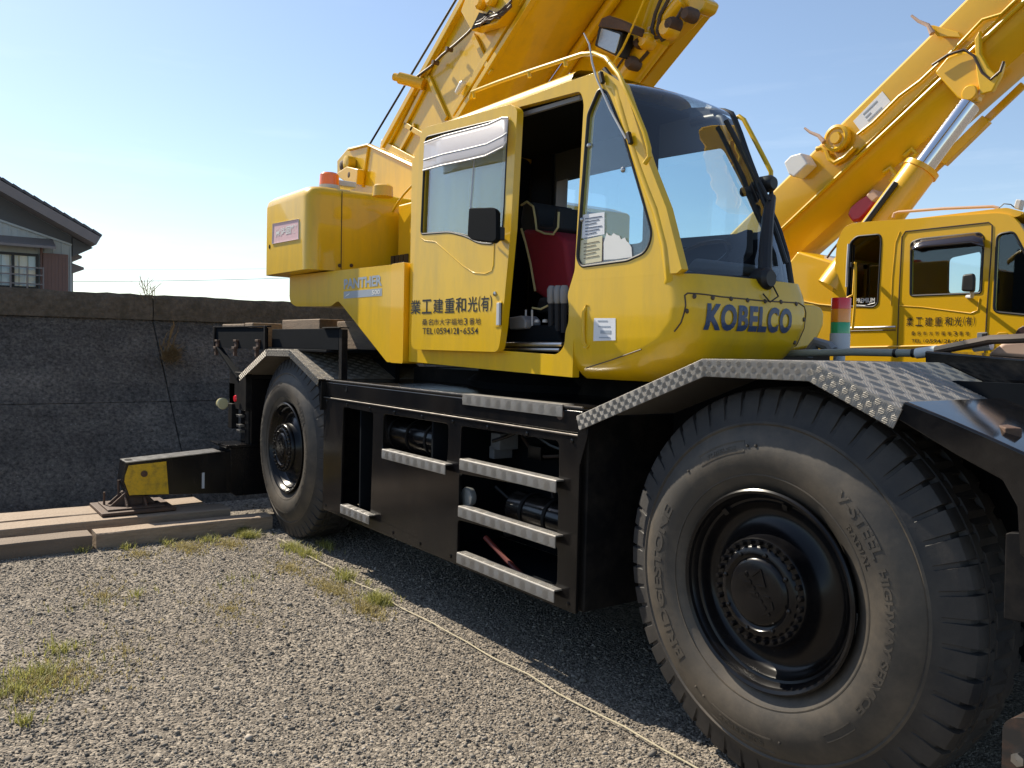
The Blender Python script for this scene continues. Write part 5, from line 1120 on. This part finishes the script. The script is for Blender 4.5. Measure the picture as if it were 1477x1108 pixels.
# ------------------------------------------------------------------ grass
def grass(name, n, centers, hmin, hmax, cols, label, seed, lean=.5):
    r = np.random.default_rng(seed); v = []; f = []; tone = []
    for cx, cy, rx, ry, wgt in centers:
        for _ in range(int(n*wgt)):
            a = r.uniform(0,6.283); q = abs(r.normal())*.62; x = cx+rx*q*math.cos(a)+r.normal()*.01; y = cy+ry*q*math.sin(a)+r.normal()*.01
            for _b in range(r.integers(2,5)):
                h = r.uniform(hmin,hmax); d = r.uniform(0,6.283); le = h*r.uniform(.2,1)*lean; wd = r.uniform(.0012,.003); px, py = -math.sin(d)*wd, math.cos(d)*wd
                bx, by = x+r.normal()*.006, y+r.normal()*.006; k = len(v); dx, dy = math.cos(d)*le, math.sin(d)*le
                v += [(bx-px,by-py,0),(bx+px,by+py,0),(bx+dx*.35+px*.8,by+dy*.35+py*.8,h*.6),(bx+dx*.35-px*.8,by+dy*.35-py*.8,h*.6),(bx+dx,by+dy,h*.95)]
                f += [(k,k+1,k+2,k+3),(k+3,k+2,k+4)]; tone += [r.uniform()]*5
    me = bpy.data.meshes.new(name); me.from_pydata(v,[],f); at = me.attributes.new('tone','FLOAT','POINT'); at.data.foreach_set('value', np.array(tone,np.float32))
    m, nt, b = new_mat(name+'_blade'); an = nt.nodes.new('ShaderNodeAttribute'); an.attribute_name = 'tone'; c = nt.nodes.new('ShaderNodeValToRGB')
    c.color_ramp.elements[0].color = (*cols[0],1); c.color_ramp.elements[1].color = (*cols[1],1); nt.links.new(an.outputs['Fac'],c.inputs[0]); nt.links.new(c.outputs[0],b.inputs['Base Color']); b.inputs['Roughness'].default_value = .6
    tr = nt.nodes.new('ShaderNodeBsdfTranslucent'); nt.links.new(c.outputs[0],tr.inputs[0]); ms = nt.nodes.new('ShaderNodeMixShader'); ms.inputs[0].default_value = .4
    nt.links.new(b.outputs[0],ms.inputs[1]); nt.links.new(tr.outputs[0],ms.inputs[2]); nt.links.new(ms.outputs[0],nt.nodes['Material Output'].inputs[0])
    me.materials.append(m); o = link_mesh(name, me); tag(o, label, 'grass', kind='stuff'); return o
def gp(x, y): q = P(x,y,Z=0); return q.x, q.y
def spots(l): return [(*gp(x,y), rx, ry, wt) for x,y,rx,ry,wt in l]
gs = spots([(360,775,.10,.10,.35),(350,768,.05,.05,.3),(300,781,.16,.16,.12),(240,786,.2,.15,.06),(185,792,.06,.06,.05),(120,797,.05,.05,.05),(440,800,.25,.10,.3),(500,835,.3,.12,.25),(545,868,.14,.07,.5),(420,792,.12,.08,.3),
            (60,975,.28,.30,.30),(30,1000,.22,.18,.2),(90,940,.2,.2,.12),(200,860,.2,.12,.05),(125,880,.2,.2,.03),(350,840,.3,.2,.04),(35,1045,.06,.05,.05),(470,790,.2,.05,.2)])
grass('green_grass', 420, gs, .02, .075, ((.16,.17,.04),(.46,.44,.13)), 'sparse green grass tufts sprouting through the gravel', 21, 1.3)
ds = spots([(270,790,.35,.14,.5),(330,785,.25,.12,.35),(200,800,.3,.2,.15),(480,850,.35,.12,.5),(530,880,.25,.10,.35),(60,985,.30,.35,.6),(150,860,.5,.3,.15),(330,880,.5,.3,.15),(420,820,.3,.15,.25),(180,940,.4,.2,.06)])
grass('dry_grass', 1100, ds, .008, .034, ((.20,.165,.07),(.50,.42,.18)), 'dry straw coloured grass lying on the gravel', 22, 1.1)
# ------------------------------------------------------------------ string line on the ground
r = random.Random(2); pts = []
for i in range(45):
    x = -5.0 + 5.3*i/44; pts.append((x, -.062+.006*math.sin(i*1.3)+r.uniform(-.004,.004), .016+.006*math.sin(i*.9)))
g = G(); g.tube(pts, .0040, 6); o = obj('cord', g, mat('straw_cord', (.46,.40,.27), .8, var=.2, scale=40), None); tag(o, 'thin pale cord stretched along the gravel beside the crane', 'cord')
# ------------------------------------------------------------------ timber mats
def plank(x0, x1, y0, y1, z0, z1, label, rot=0, m=None):
    r = random.Random(int(x0*977+y1*31)); ny = 14; rows = []
    for j in range(ny+1):
        y = y0+(y1-y0)*j/ny; e = lambda s: r.uniform(-s,s)
        rows.append([(x0+e(.004),y,z0),(x1+e(.004),y,z0),(x1+e(.005),y,z1-.008+e(.002)),(x1-.008+e(.003),y,z1+e(.002)),(x0+.008+e(.003),y,z1+e(.002)),(x0+e(.005),y,z1-.008+e(.002))])
    g = G(); g.grid(rows, close=True); g.f.append(tuple(range(6))); g.f.append(tuple(range(ny*6,ny*6+6)))
    o = obj('timber_plank', g, m or m_wood, None, smooth=30); tag(o, label, 'plank', 'timber planks under the outrigger'); return o
plank(-5.66,-5.46,-1.42,.06,0,.125,'grey timber beam with its end against the rear tyre')
plank(-5.70,-5.45,-3.6,-1.45,0,.118,'short dark timber beam butting the end of a paler beam', m=m_woodx and mat('dark_timber',(.17,.125,.09),.8,var=.3,dirt=(.08,.06,.045),dirt_amt=.6,stretch=(6,.6,6),bump=.3))
plank(-6.10,-5.80,-3.8,-.22,.0,.165,'long weathered plank under the outrigger float, beside the two shorter beams')
plank(-6.52,-6.13,-3.8,-.36,.0,.170,'long weathered plank under the outrigger float, on the side of the concrete wall')
# blocks carried on the crane's rear rack
def block(px, Y, depth, label, m=m_woodx):
    g = G(); g.prism([P(x,y,Y=Y) for x,y in px], (0,depth,0)); o = obj('timber_block', g, m, None, bevel=.006); tag(o, label, 'timber block', 'timber blocks on the rear rack'); return o
zr = 1.876
def tblock(x0, x1, y0, y1, h, label, z=1.6765):
    g = G(); g.box((x0,y0,z),(x1,y1,z+h)); o = obj('timber_block', g, m_woodx, None, bevel=.008); tag(o, label, 'timber block', 'timber blocks on the rear rack'); return o
tblock(-7.0,-6.3,.06,.30,.225,'low brown timber block at the outer end of the black rear rack')
tblock(-6.28,-6.05,.06,.36,.232,'short square timber block between two longer blocks on the rear rack')
tblock(-6.30,-5.35,.45,.70,.275,'long pale brown timber block lying in the middle of the black rear rack')
tblock(-5.3,-4.5,.60,.85,.255,'timber block at the inner end of the rear rack, next to the yellow body')
# ------------------------------------------------------------------ concrete revetment
m_con, nt, b = new_mat('old_concrete'); N, L = nt.nodes.new, nt.links.new
tc = N('ShaderNodeTexCoord'); a1 = N('ShaderNodeTexNoise'); a1.inputs['Scale'].default_value = 1.3; a1.inputs['Detail'].default_value = 10; a1.inputs['Roughness'].default_value = .65; L(tc.outputs['Object'],a1.inputs['Vector'])
a2 = N('ShaderNodeTexNoise'); a2.inputs['Scale'].default_value = 26; a2.inputs['Detail'].default_value = 8; a2.inputs['Roughness'].default_value = .75; L(tc.outputs['Object'],a2.inputs['Vector'])
c1 = N('ShaderNodeValToRGB'); c1.color_ramp.elements[0].position = .3; c1.color_ramp.elements[0].color = (.075,.068,.061,1); c1.color_ramp.elements[1].position = .72; c1.color_ramp.elements[1].color = (.20,.182,.160,1); L(a1.outputs['Fac'],c1.inputs[0])
c3 = N('ShaderNodeValToRGB'); c3.color_ramp.elements[0].position = .36; c3.color_ramp.elements[0].color = (.28,.28,.28,1); c3.color_ramp.elements[1].position = .70; c3.color_ramp.elements[1].color = (1.75,1.7,1.65,1); L(a2.outputs['Fac'],c3.inputs[0])
mm_ = N('ShaderNodeMixRGB'); mm_.blend_type = 'MULTIPLY'; mm_.inputs[0].default_value = 1.0; L(c1.outputs[0],mm_.inputs[1]); L(c3.outputs[0],mm_.inputs[2]); vo_ = N('ShaderNodeTexVoronoi'); vo_.inputs['Scale'].default_value = 17; L(tc.outputs['Object'],vo_.inputs['Vector'])
sp_ = N('ShaderNodeMapRange'); sp_.inputs[1].default_value = .20; sp_.inputs[2].default_value = .08; sp_.inputs[3].default_value = 0; sp_.inputs[4].default_value = .55; L(vo_.outputs['Distance'],sp_.inputs[0])
se_ = N('ShaderNodeSeparateColor'); L(vo_.outputs['Color'],se_.inputs[0]); gt_ = N('ShaderNodeMath'); gt_.operation = 'GREATER_THAN'; gt_.inputs[1].default_value = .62; L(se_.outputs[0],gt_.inputs[0])
ml_ = N('ShaderNodeMath'); ml_.operation = 'MULTIPLY'; L(sp_.outputs[0],ml_.inputs[0]); L(gt_.outputs[0],ml_.inputs[1])
mw_ = N('ShaderNodeMixRGB'); mw_.inputs[2].default_value = (.34,.32,.29,1); L(ml_.outputs[0],mw_.inputs[0]); L(mm_.outputs[0],mw_.inputs[1])
mp_ = N('ShaderNodeMapping'); mp_.inputs['Scale'].default_value = (1,.35,2.6); L(tc.outputs['Object'],mp_.inputs[0]); a4 = N('ShaderNodeTexNoise'); a4.inputs['Scale'].default_value = 1.1; a4.inputs['Detail'].default_value = 6; L(mp_.outputs[0],a4.inputs['Vector'])
c4 = N('ShaderNodeValToRGB'); c4.color_ramp.elements[0].position = .35; c4.color_ramp.elements[0].color = (.7,.7,.7,1); c4.color_ramp.elements[1].position = .7; c4.color_ramp.elements[1].color = (1.2,1.18,1.16,1); L(a4.outputs['Fac'],c4.inputs[0])
mz_ = N('ShaderNodeMixRGB'); mz_.blend_type = 'MULTIPLY'; mz_.inputs[0].default_value = 1; L(mw_.outputs[0],mz_.inputs[1]); L(c4.outputs[0],mz_.inputs[2])
L(mz_.outputs[0],b.inputs['Base Color']); b.inputs['Roughness'].default_value = .92
bb_ = N('ShaderNodeBump'); bb_.inputs['Strength'].default_value = .9; bb_.inputs['Distance'].default_value = .06; L(a2.outputs['Fac'],bb_.inputs['Height']); L(bb_.outputs[0],b.inputs['Normal'])
m_cap = mat('mossy_concrete', (.105,.088,.069), .95, var=.85, scale=22, dirt=(.045,.040,.028), dirt_amt=.9, dirt_scale=5, bump=1.0, bump_scale=24)
WL = thing('sea_wall', 'tall dark sloping concrete revetment with a rough mossy coping on top', 'wall', (-8.0, 0, 0))
yj = -.22; ys = [yj-7.5*k for k in range(4,0,-1)] + [yj+7.5*k for k in range(0,6)]
ZC = 1.98; XT = -8.85; XBASE = -7.02; ZT = 2.262
for y0, y1 in zip(ys[:-1], ys[1:]):
    for (za, zb_) in ((-.1, 1.02), (1.0206, ZC)):
        xa = XBASE+(XT-XBASE)*(za/ZC); xb_ = XBASE+(XT-XBASE)*(zb_/ZC)
        g = G(); nn = 16; rows = []
        rr = random.Random(int(y0*13+za*7))
        g.plate([(xa,za),(xb_,zb_),(xb_-.35,zb_),(xa-.35,za)], [], lambda u,v: (u,y0+.004,v), (0,y1-y0-.008,0)); obj('concrete_slab', g, m_con, WL, bevel=.01, seg=1)
    rr = random.Random(int(y0*17)); rows = []
    ny = 60
    for j in range(ny+1):
        y = y0+.006+(y1-y0-.012)*j/ny; e = lambda s: rr.uniform(-s,s)
        rows.append([(XT+.05+e(.01),y,ZC-.02),(XT+.055+e(.014),y,ZC+.10+e(.01)),(XT+.045+e(.014),y,ZT-.05),(XT+.02+e(.01),y,ZT+e(.008)),(XT-.3,y,ZT+e(.008)),(XT-.42,y,ZT-.05),(XT-.42,y,ZC-.02)])
    g = G(); g.grid(rows, close=True); g.f.append(tuple(range(7))); g.f.append(tuple(range(ny*7,ny*7+7))); obj('coping', g, m_cap, WL, smooth=30)
g = G(); g.box((XT-.9,-32,-.3),(XT-.2,38,ZC-.05)); g.plate([(XBASE-.40,-.3),(XT-.36,ZC-.06),(XT-.9,ZC-.06),(XT-.9,-.3)], [], lambda u,v: (u,-32,v), (0,70,0)); obj('wall_backing', g, m_con, WL)
# dry weed growing out of the wall joint
def weed(name, px, n, h, label, seed, spread=.6, zoff=0, col=((.16,.11,.05),(.30,.22,.12))):
    c = P(*px, X=0)
    z = None
    for zz_ in np.linspace(0,2.3,200):       # where the pixel's ray meets the slope
        xx = XBASE+(XT-XBASE)*(zz_/ZC) if zz_ < ZC else XT
        q = P(*px, X=xx)
        if abs(q.z-zz_) < .012: c = q; break
    if zoff: c = Vector((XT+.0, P(*px,X=XT).y, ZT-.01))
    r = random.Random(seed); g = G()
    for i in range(n):
        d = Vector((r.uniform(.2,1.0),r.uniform(-spread,spread),r.uniform(.1,1.0))).normalized(); hh = h*r.uniform(.4,1); b_ = c+Vector((-.02,r.uniform(-.08,.08),r.uniform(-.08,.08)))
        m_ = b_+d*hh*.6; e_ = b_+d*hh+Vector((.05,r.uniform(-.08,.08),-.05*r.random())); s_ = Vector((0,r.uniform(.002,.005),0))
        g.add([b_-s_,b_+s_,m_+s_,m_-s_,e_], [(0,1,2,3),(3,2,4)])
    o = obj(name, g, mat(name+'_leaf', col[1], .8, var=.4, scale=30), None, smooth=0, fix=False); tag(o, label, 'weed'); return o
weed('dry_weed', (246,518), 260, .24, 'bushy dry brown weed growing from the joint of the concrete wall', 4)
weed('dry_weed', (240,500), 24, .42, 'thin upright dry stalks above the bushy brown weed on the concrete wall', 5, .15)
weed('dry_weed', (215,425), 26, .40, 'sparse dry weed sprouting from the top of the concrete wall', 6, .9, 1)
# ------------------------------------------------------------------ house beyond the wall
XH = -22.0
def hp_(x, y, X=XH): q = P(x,y,X=X); return (q.y, q.z)
HS = thing('house', 'grey sided two storey house with dark tiled gable roof, above the concrete wall', 'house', (XH-4, -4, 0))
m_sid = mat('grey_green_siding', (.42,.46,.46), .7, var=.12, scale=3); m_rf = mat('roof_tile', (.075,.072,.080), .6, var=.25, scale=6); m_fas = mat('brown_fascia', (.20,.175,.17), .6, var=.2); m_sht = mat('brown_shutter', (.17,.095,.078), .6, var=.15); m_sof = mat('soffit_and_gable_shade', (.10,.105,.11), .8)
m_hgl = glass('house_glass', (.9,.93,.93), .35); m_cur = mat('white_curtain', (.80,.82,.82), .8, var=.08, scale=8, stretch=(1,12,1))
cy, cz = hp_(103,350); ey, ez = hp_(137,347); ry0, rz0 = hp_(0,270); sl = (rz0-ez)/(ry0-ey)     # roof slope dz/dy
ridge_y = ey-5.6; ridge_z = ez+sl*(ridge_y-ey)
ov = .75                                     # gable overhang toward the camera
wtop = lambda y: ez+sl*(y-ey)-.26 if y > ridge_y else ridge_z+(-sl)*(y-ridge_y)*-1-.26
lw = 2*ridge_y-cy
g = G(); g.prism([(XH,lw,-.2),(XH,cy,-.2),(XH,cy,ez+sl*(cy-ey)-.20),(XH,ridge_y,ridge_z-.22),(XH,lw,ez+sl*(cy-ey)-.20)], (-9,0,0)); hw = obj('wall', g, m_sid, HS)
g = G()
for k in range(60):
    y = cy-.02-.19*k
    zt_ = min(ez+sl*(y-ey), ridge_z-abs(y-ridge_y)*abs(sl))-.30
    if y > lw: g.box((XH,y-.018,2.0),(XH+.022,y+.018,zt_))
tag(obj('siding_battens', g, m_sid, hw), kind='stuff')
for sgn in (1,-1):
    e0 = (ey if sgn > 0 else 2*ridge_y-ey); d = Vector((0,ridge_y-e0,ridge_z-ez)); nrm = Vector((0,-d.z,d.y)).normalized()*(1 if sgn < 0 else -1)
    nrm = nrm if nrm.z > 0 else -nrm
    g = G(); a = Vector((XH+ov,e0,ez)); c = Vector((XH+ov,ridge_y,ridge_z)); g.prism([a-nrm*.20, a+nrm*.02, c+nrm*.02, c-nrm*.20], (-10.5,0,0)); rf = obj('roof', g, m_fas, HS)
    g = G()
    for k in range(26):
        q = a+(c-a)*(k+.5)/26; u = (c-a).normalized(); g.add([q-u*.125+nrm*.03, q+u*.125+nrm*.05, q+u*.125+nrm*.11, q-u*.125+nrm*.09] + [v+Vector((-10.4,0,0)) for v in (q-u*.125+nrm*.03, q+u*.125+nrm*.05, q+u*.125+nrm*.11, q-u*.125+nrm*.09)], [(0,1,2,3),(7,6,5,4),(0,4,5,1),(1,5,6,2),(2,6,7,3),(3,7,4,0)])
    tag(obj('tile_courses', g, m_rf, rf), kind='stuff')
g = G(); g.prism([(XH+.05,cy+.02,ez+sl*(cy-ey)-.26),(XH+.05,ey-.05,ez-.20),(XH+.05,cy+.02,ez-.45)], (-8.5,0,0)); obj('soffit', g, m_sof, HS)
# verge moulding, then the gable shade as a dark sheet
a = hp_(0,318); b_ = hp_(103,352)
g = G(); sb = [(XH+.03,b_[0],b_[1]-.05),(XH+.03,b_[0],b_[1]+.02),(XH+.03,a[0]-2.5,a[1]+.95)]; g.bar((XH+.03,b_[0],b_[1]-.03),(XH+.03,a[0]-1.5,a[1]+.02+(a[1]-b_[1])/(a[0]-b_[0])*-1.5), .05, .07, up=(1,0,0)); obj('verge_moulding', g, m_sid, HS)
a2_ = (a[0]-1.5, a[1]+.02+(a[1]-b_[1])/(a[0]-b_[0])*-1.5)
g = G(); g.prism([(XH+.025,b_[0],b_[1]-.03),(XH+.025,cy,ez+sl*(cy-ey)-.24),(XH+.025,a2_[0],ez+sl*(a2_[0]-ey)-.24),(XH+.025,a2_[0],a2_[1])], (.004,0,0)); obj('gable_shade', g, m_sof, HS)  # dark sheet carrying the gable's shade in its colour
y0, z0 = hp_(-40,352); y1, z1 = hp_(76,357)
g = G(); g.prism([(XH+.02,y0,z1+.02),(XH+.02,y0,z1+.20),(XH+.55,y0,z1-.02),(XH+.55,y0,z1-.08)], (0,y1-y0,0)); obj('awning', g, m_fas, HS)
y0, z0 = hp_(-60,412); y1, z1 = hp_(55,367)
win = G(); 
for a in (y0, y1-.06): win.box((XH+.01,a,z0),(XH+.07,a+.06,z1))
win.box((XH+.01,y0,z1-.06),(XH+.071,y1,z1)); win.box((XH+.01,y0,z0),(XH+.071,y1,z0+.06))
ym = hp_(18.5,390)[0]; win.box((XH+.012,ym-.03,z0),(XH+.08,ym+.03,z1)); ym2 = hp_(-20,390)[0]; win.box((XH+.012,ym2-.03,z0),(XH+.08,ym2+.03,z1))
wo = obj('window', win, m_trim, HS)
for a, c in ((ym,y1-.06),(ym2,ym),(y0,ym2)):
    g = G(); g.box((XH+.025,a,z0),(XH+.03,c,z1)); obj('pane', g, m_hgl, wo)
    g = G(); g.box((XH+.005,a,z0),(XH+.015,c,z1)); obj('curtain', g, m_cur, wo)
y2, z2 = hp_(61,418); y3, z3 = hp_(97,368)
g = G(); g.box((XH+.0,y2,z2-.3),(XH+.16,y3,z3)); sh = obj('shutter_box', g, m_sht, HS, bevel=.01)
g = G()
for k in range(7): yy = y2+(y3-y2)*(k+.5)/7; g.box((XH+.16,yy-.012,z2-.28),(XH+.172,yy+.012,z3-.03))
tag(obj('shutter_battens', g, m_sht, sh), kind='stuff')
g = G(); 
for zz_ in (.10,.32,.50): g.box((XH+.30,y0,z0+zz_),(XH+.33,hp_(60,400)[0],z0+zz_+.03))
for k in range(6): yy = y0+(hp_(60,400)[0]-y0)*k/5; g.box((XH+.29,yy-.015,z0-.1),(XH+.34,yy+.015,z0+.54))
obj('railing', g, m_fas, HS)
g = G(); g.tube([(XH+.10,hp_(59,360)[0],z1+.2),(XH+.10,hp_(59,360)[0],2.0)], .03, 8); obj('drain_pipe', g, m_sht, HS)
# rear wing with its two small eaves
ya = cy; yb = hp_(113,400)[0]
g = G(); g.box((XH-4,ya-.5,-.2),(XH-.9,yb,hp_(113,362)[1])); obj('side_wing', g, m_sid, HS)
for (px, py, hh) in ((126,366,.16),(129,383,.16)):
    y_, z_ = hp_(px,py); g = G(); g.prism([(XH-.8,ya,z_+.14),(XH-.8,y_,z_),(XH-.8,y_,z_-.06),(XH-.8,ya,z_-.22)], (-3.5,0,0)); obj('side_eave', g, m_fas, HS)
g = G(); y_, z_ = hp_(113,400); g.box((XH-2.5,y_-.02,z_-.4),(XH-1.2,y_+.06,z_+.25)); obj('side_window', g, m_sht, HS)
# ------------------------------------------------------------------ power lines far behind
XWR = -60
for i, (ya_, yb_, sag, lb) in enumerate(((387,386.5,.25,'highest thin power line in the sky beyond the wall'),(405,401,.35,'thicker power line in the sky midway above the wall'),(427,426,.3,'lowest thin power line just above the wall top'))):
    a = P(118,ya_,X=XWR); c = P(385,yb_,X=XWR); d = (c-a); pts = []
    for k in range(25):
        t = -2+5*k/24; q = a+d*t; pts.append((q.x,q.y,q.z+sag*((t-.5)**2)*.5-.1))
    g = G(); g.tube(pts, .020 if i == 1 else .010, 6); o = obj('power_line', g, m_grey, None); tag(o, lb, 'power line', 'power lines beyond the wall')
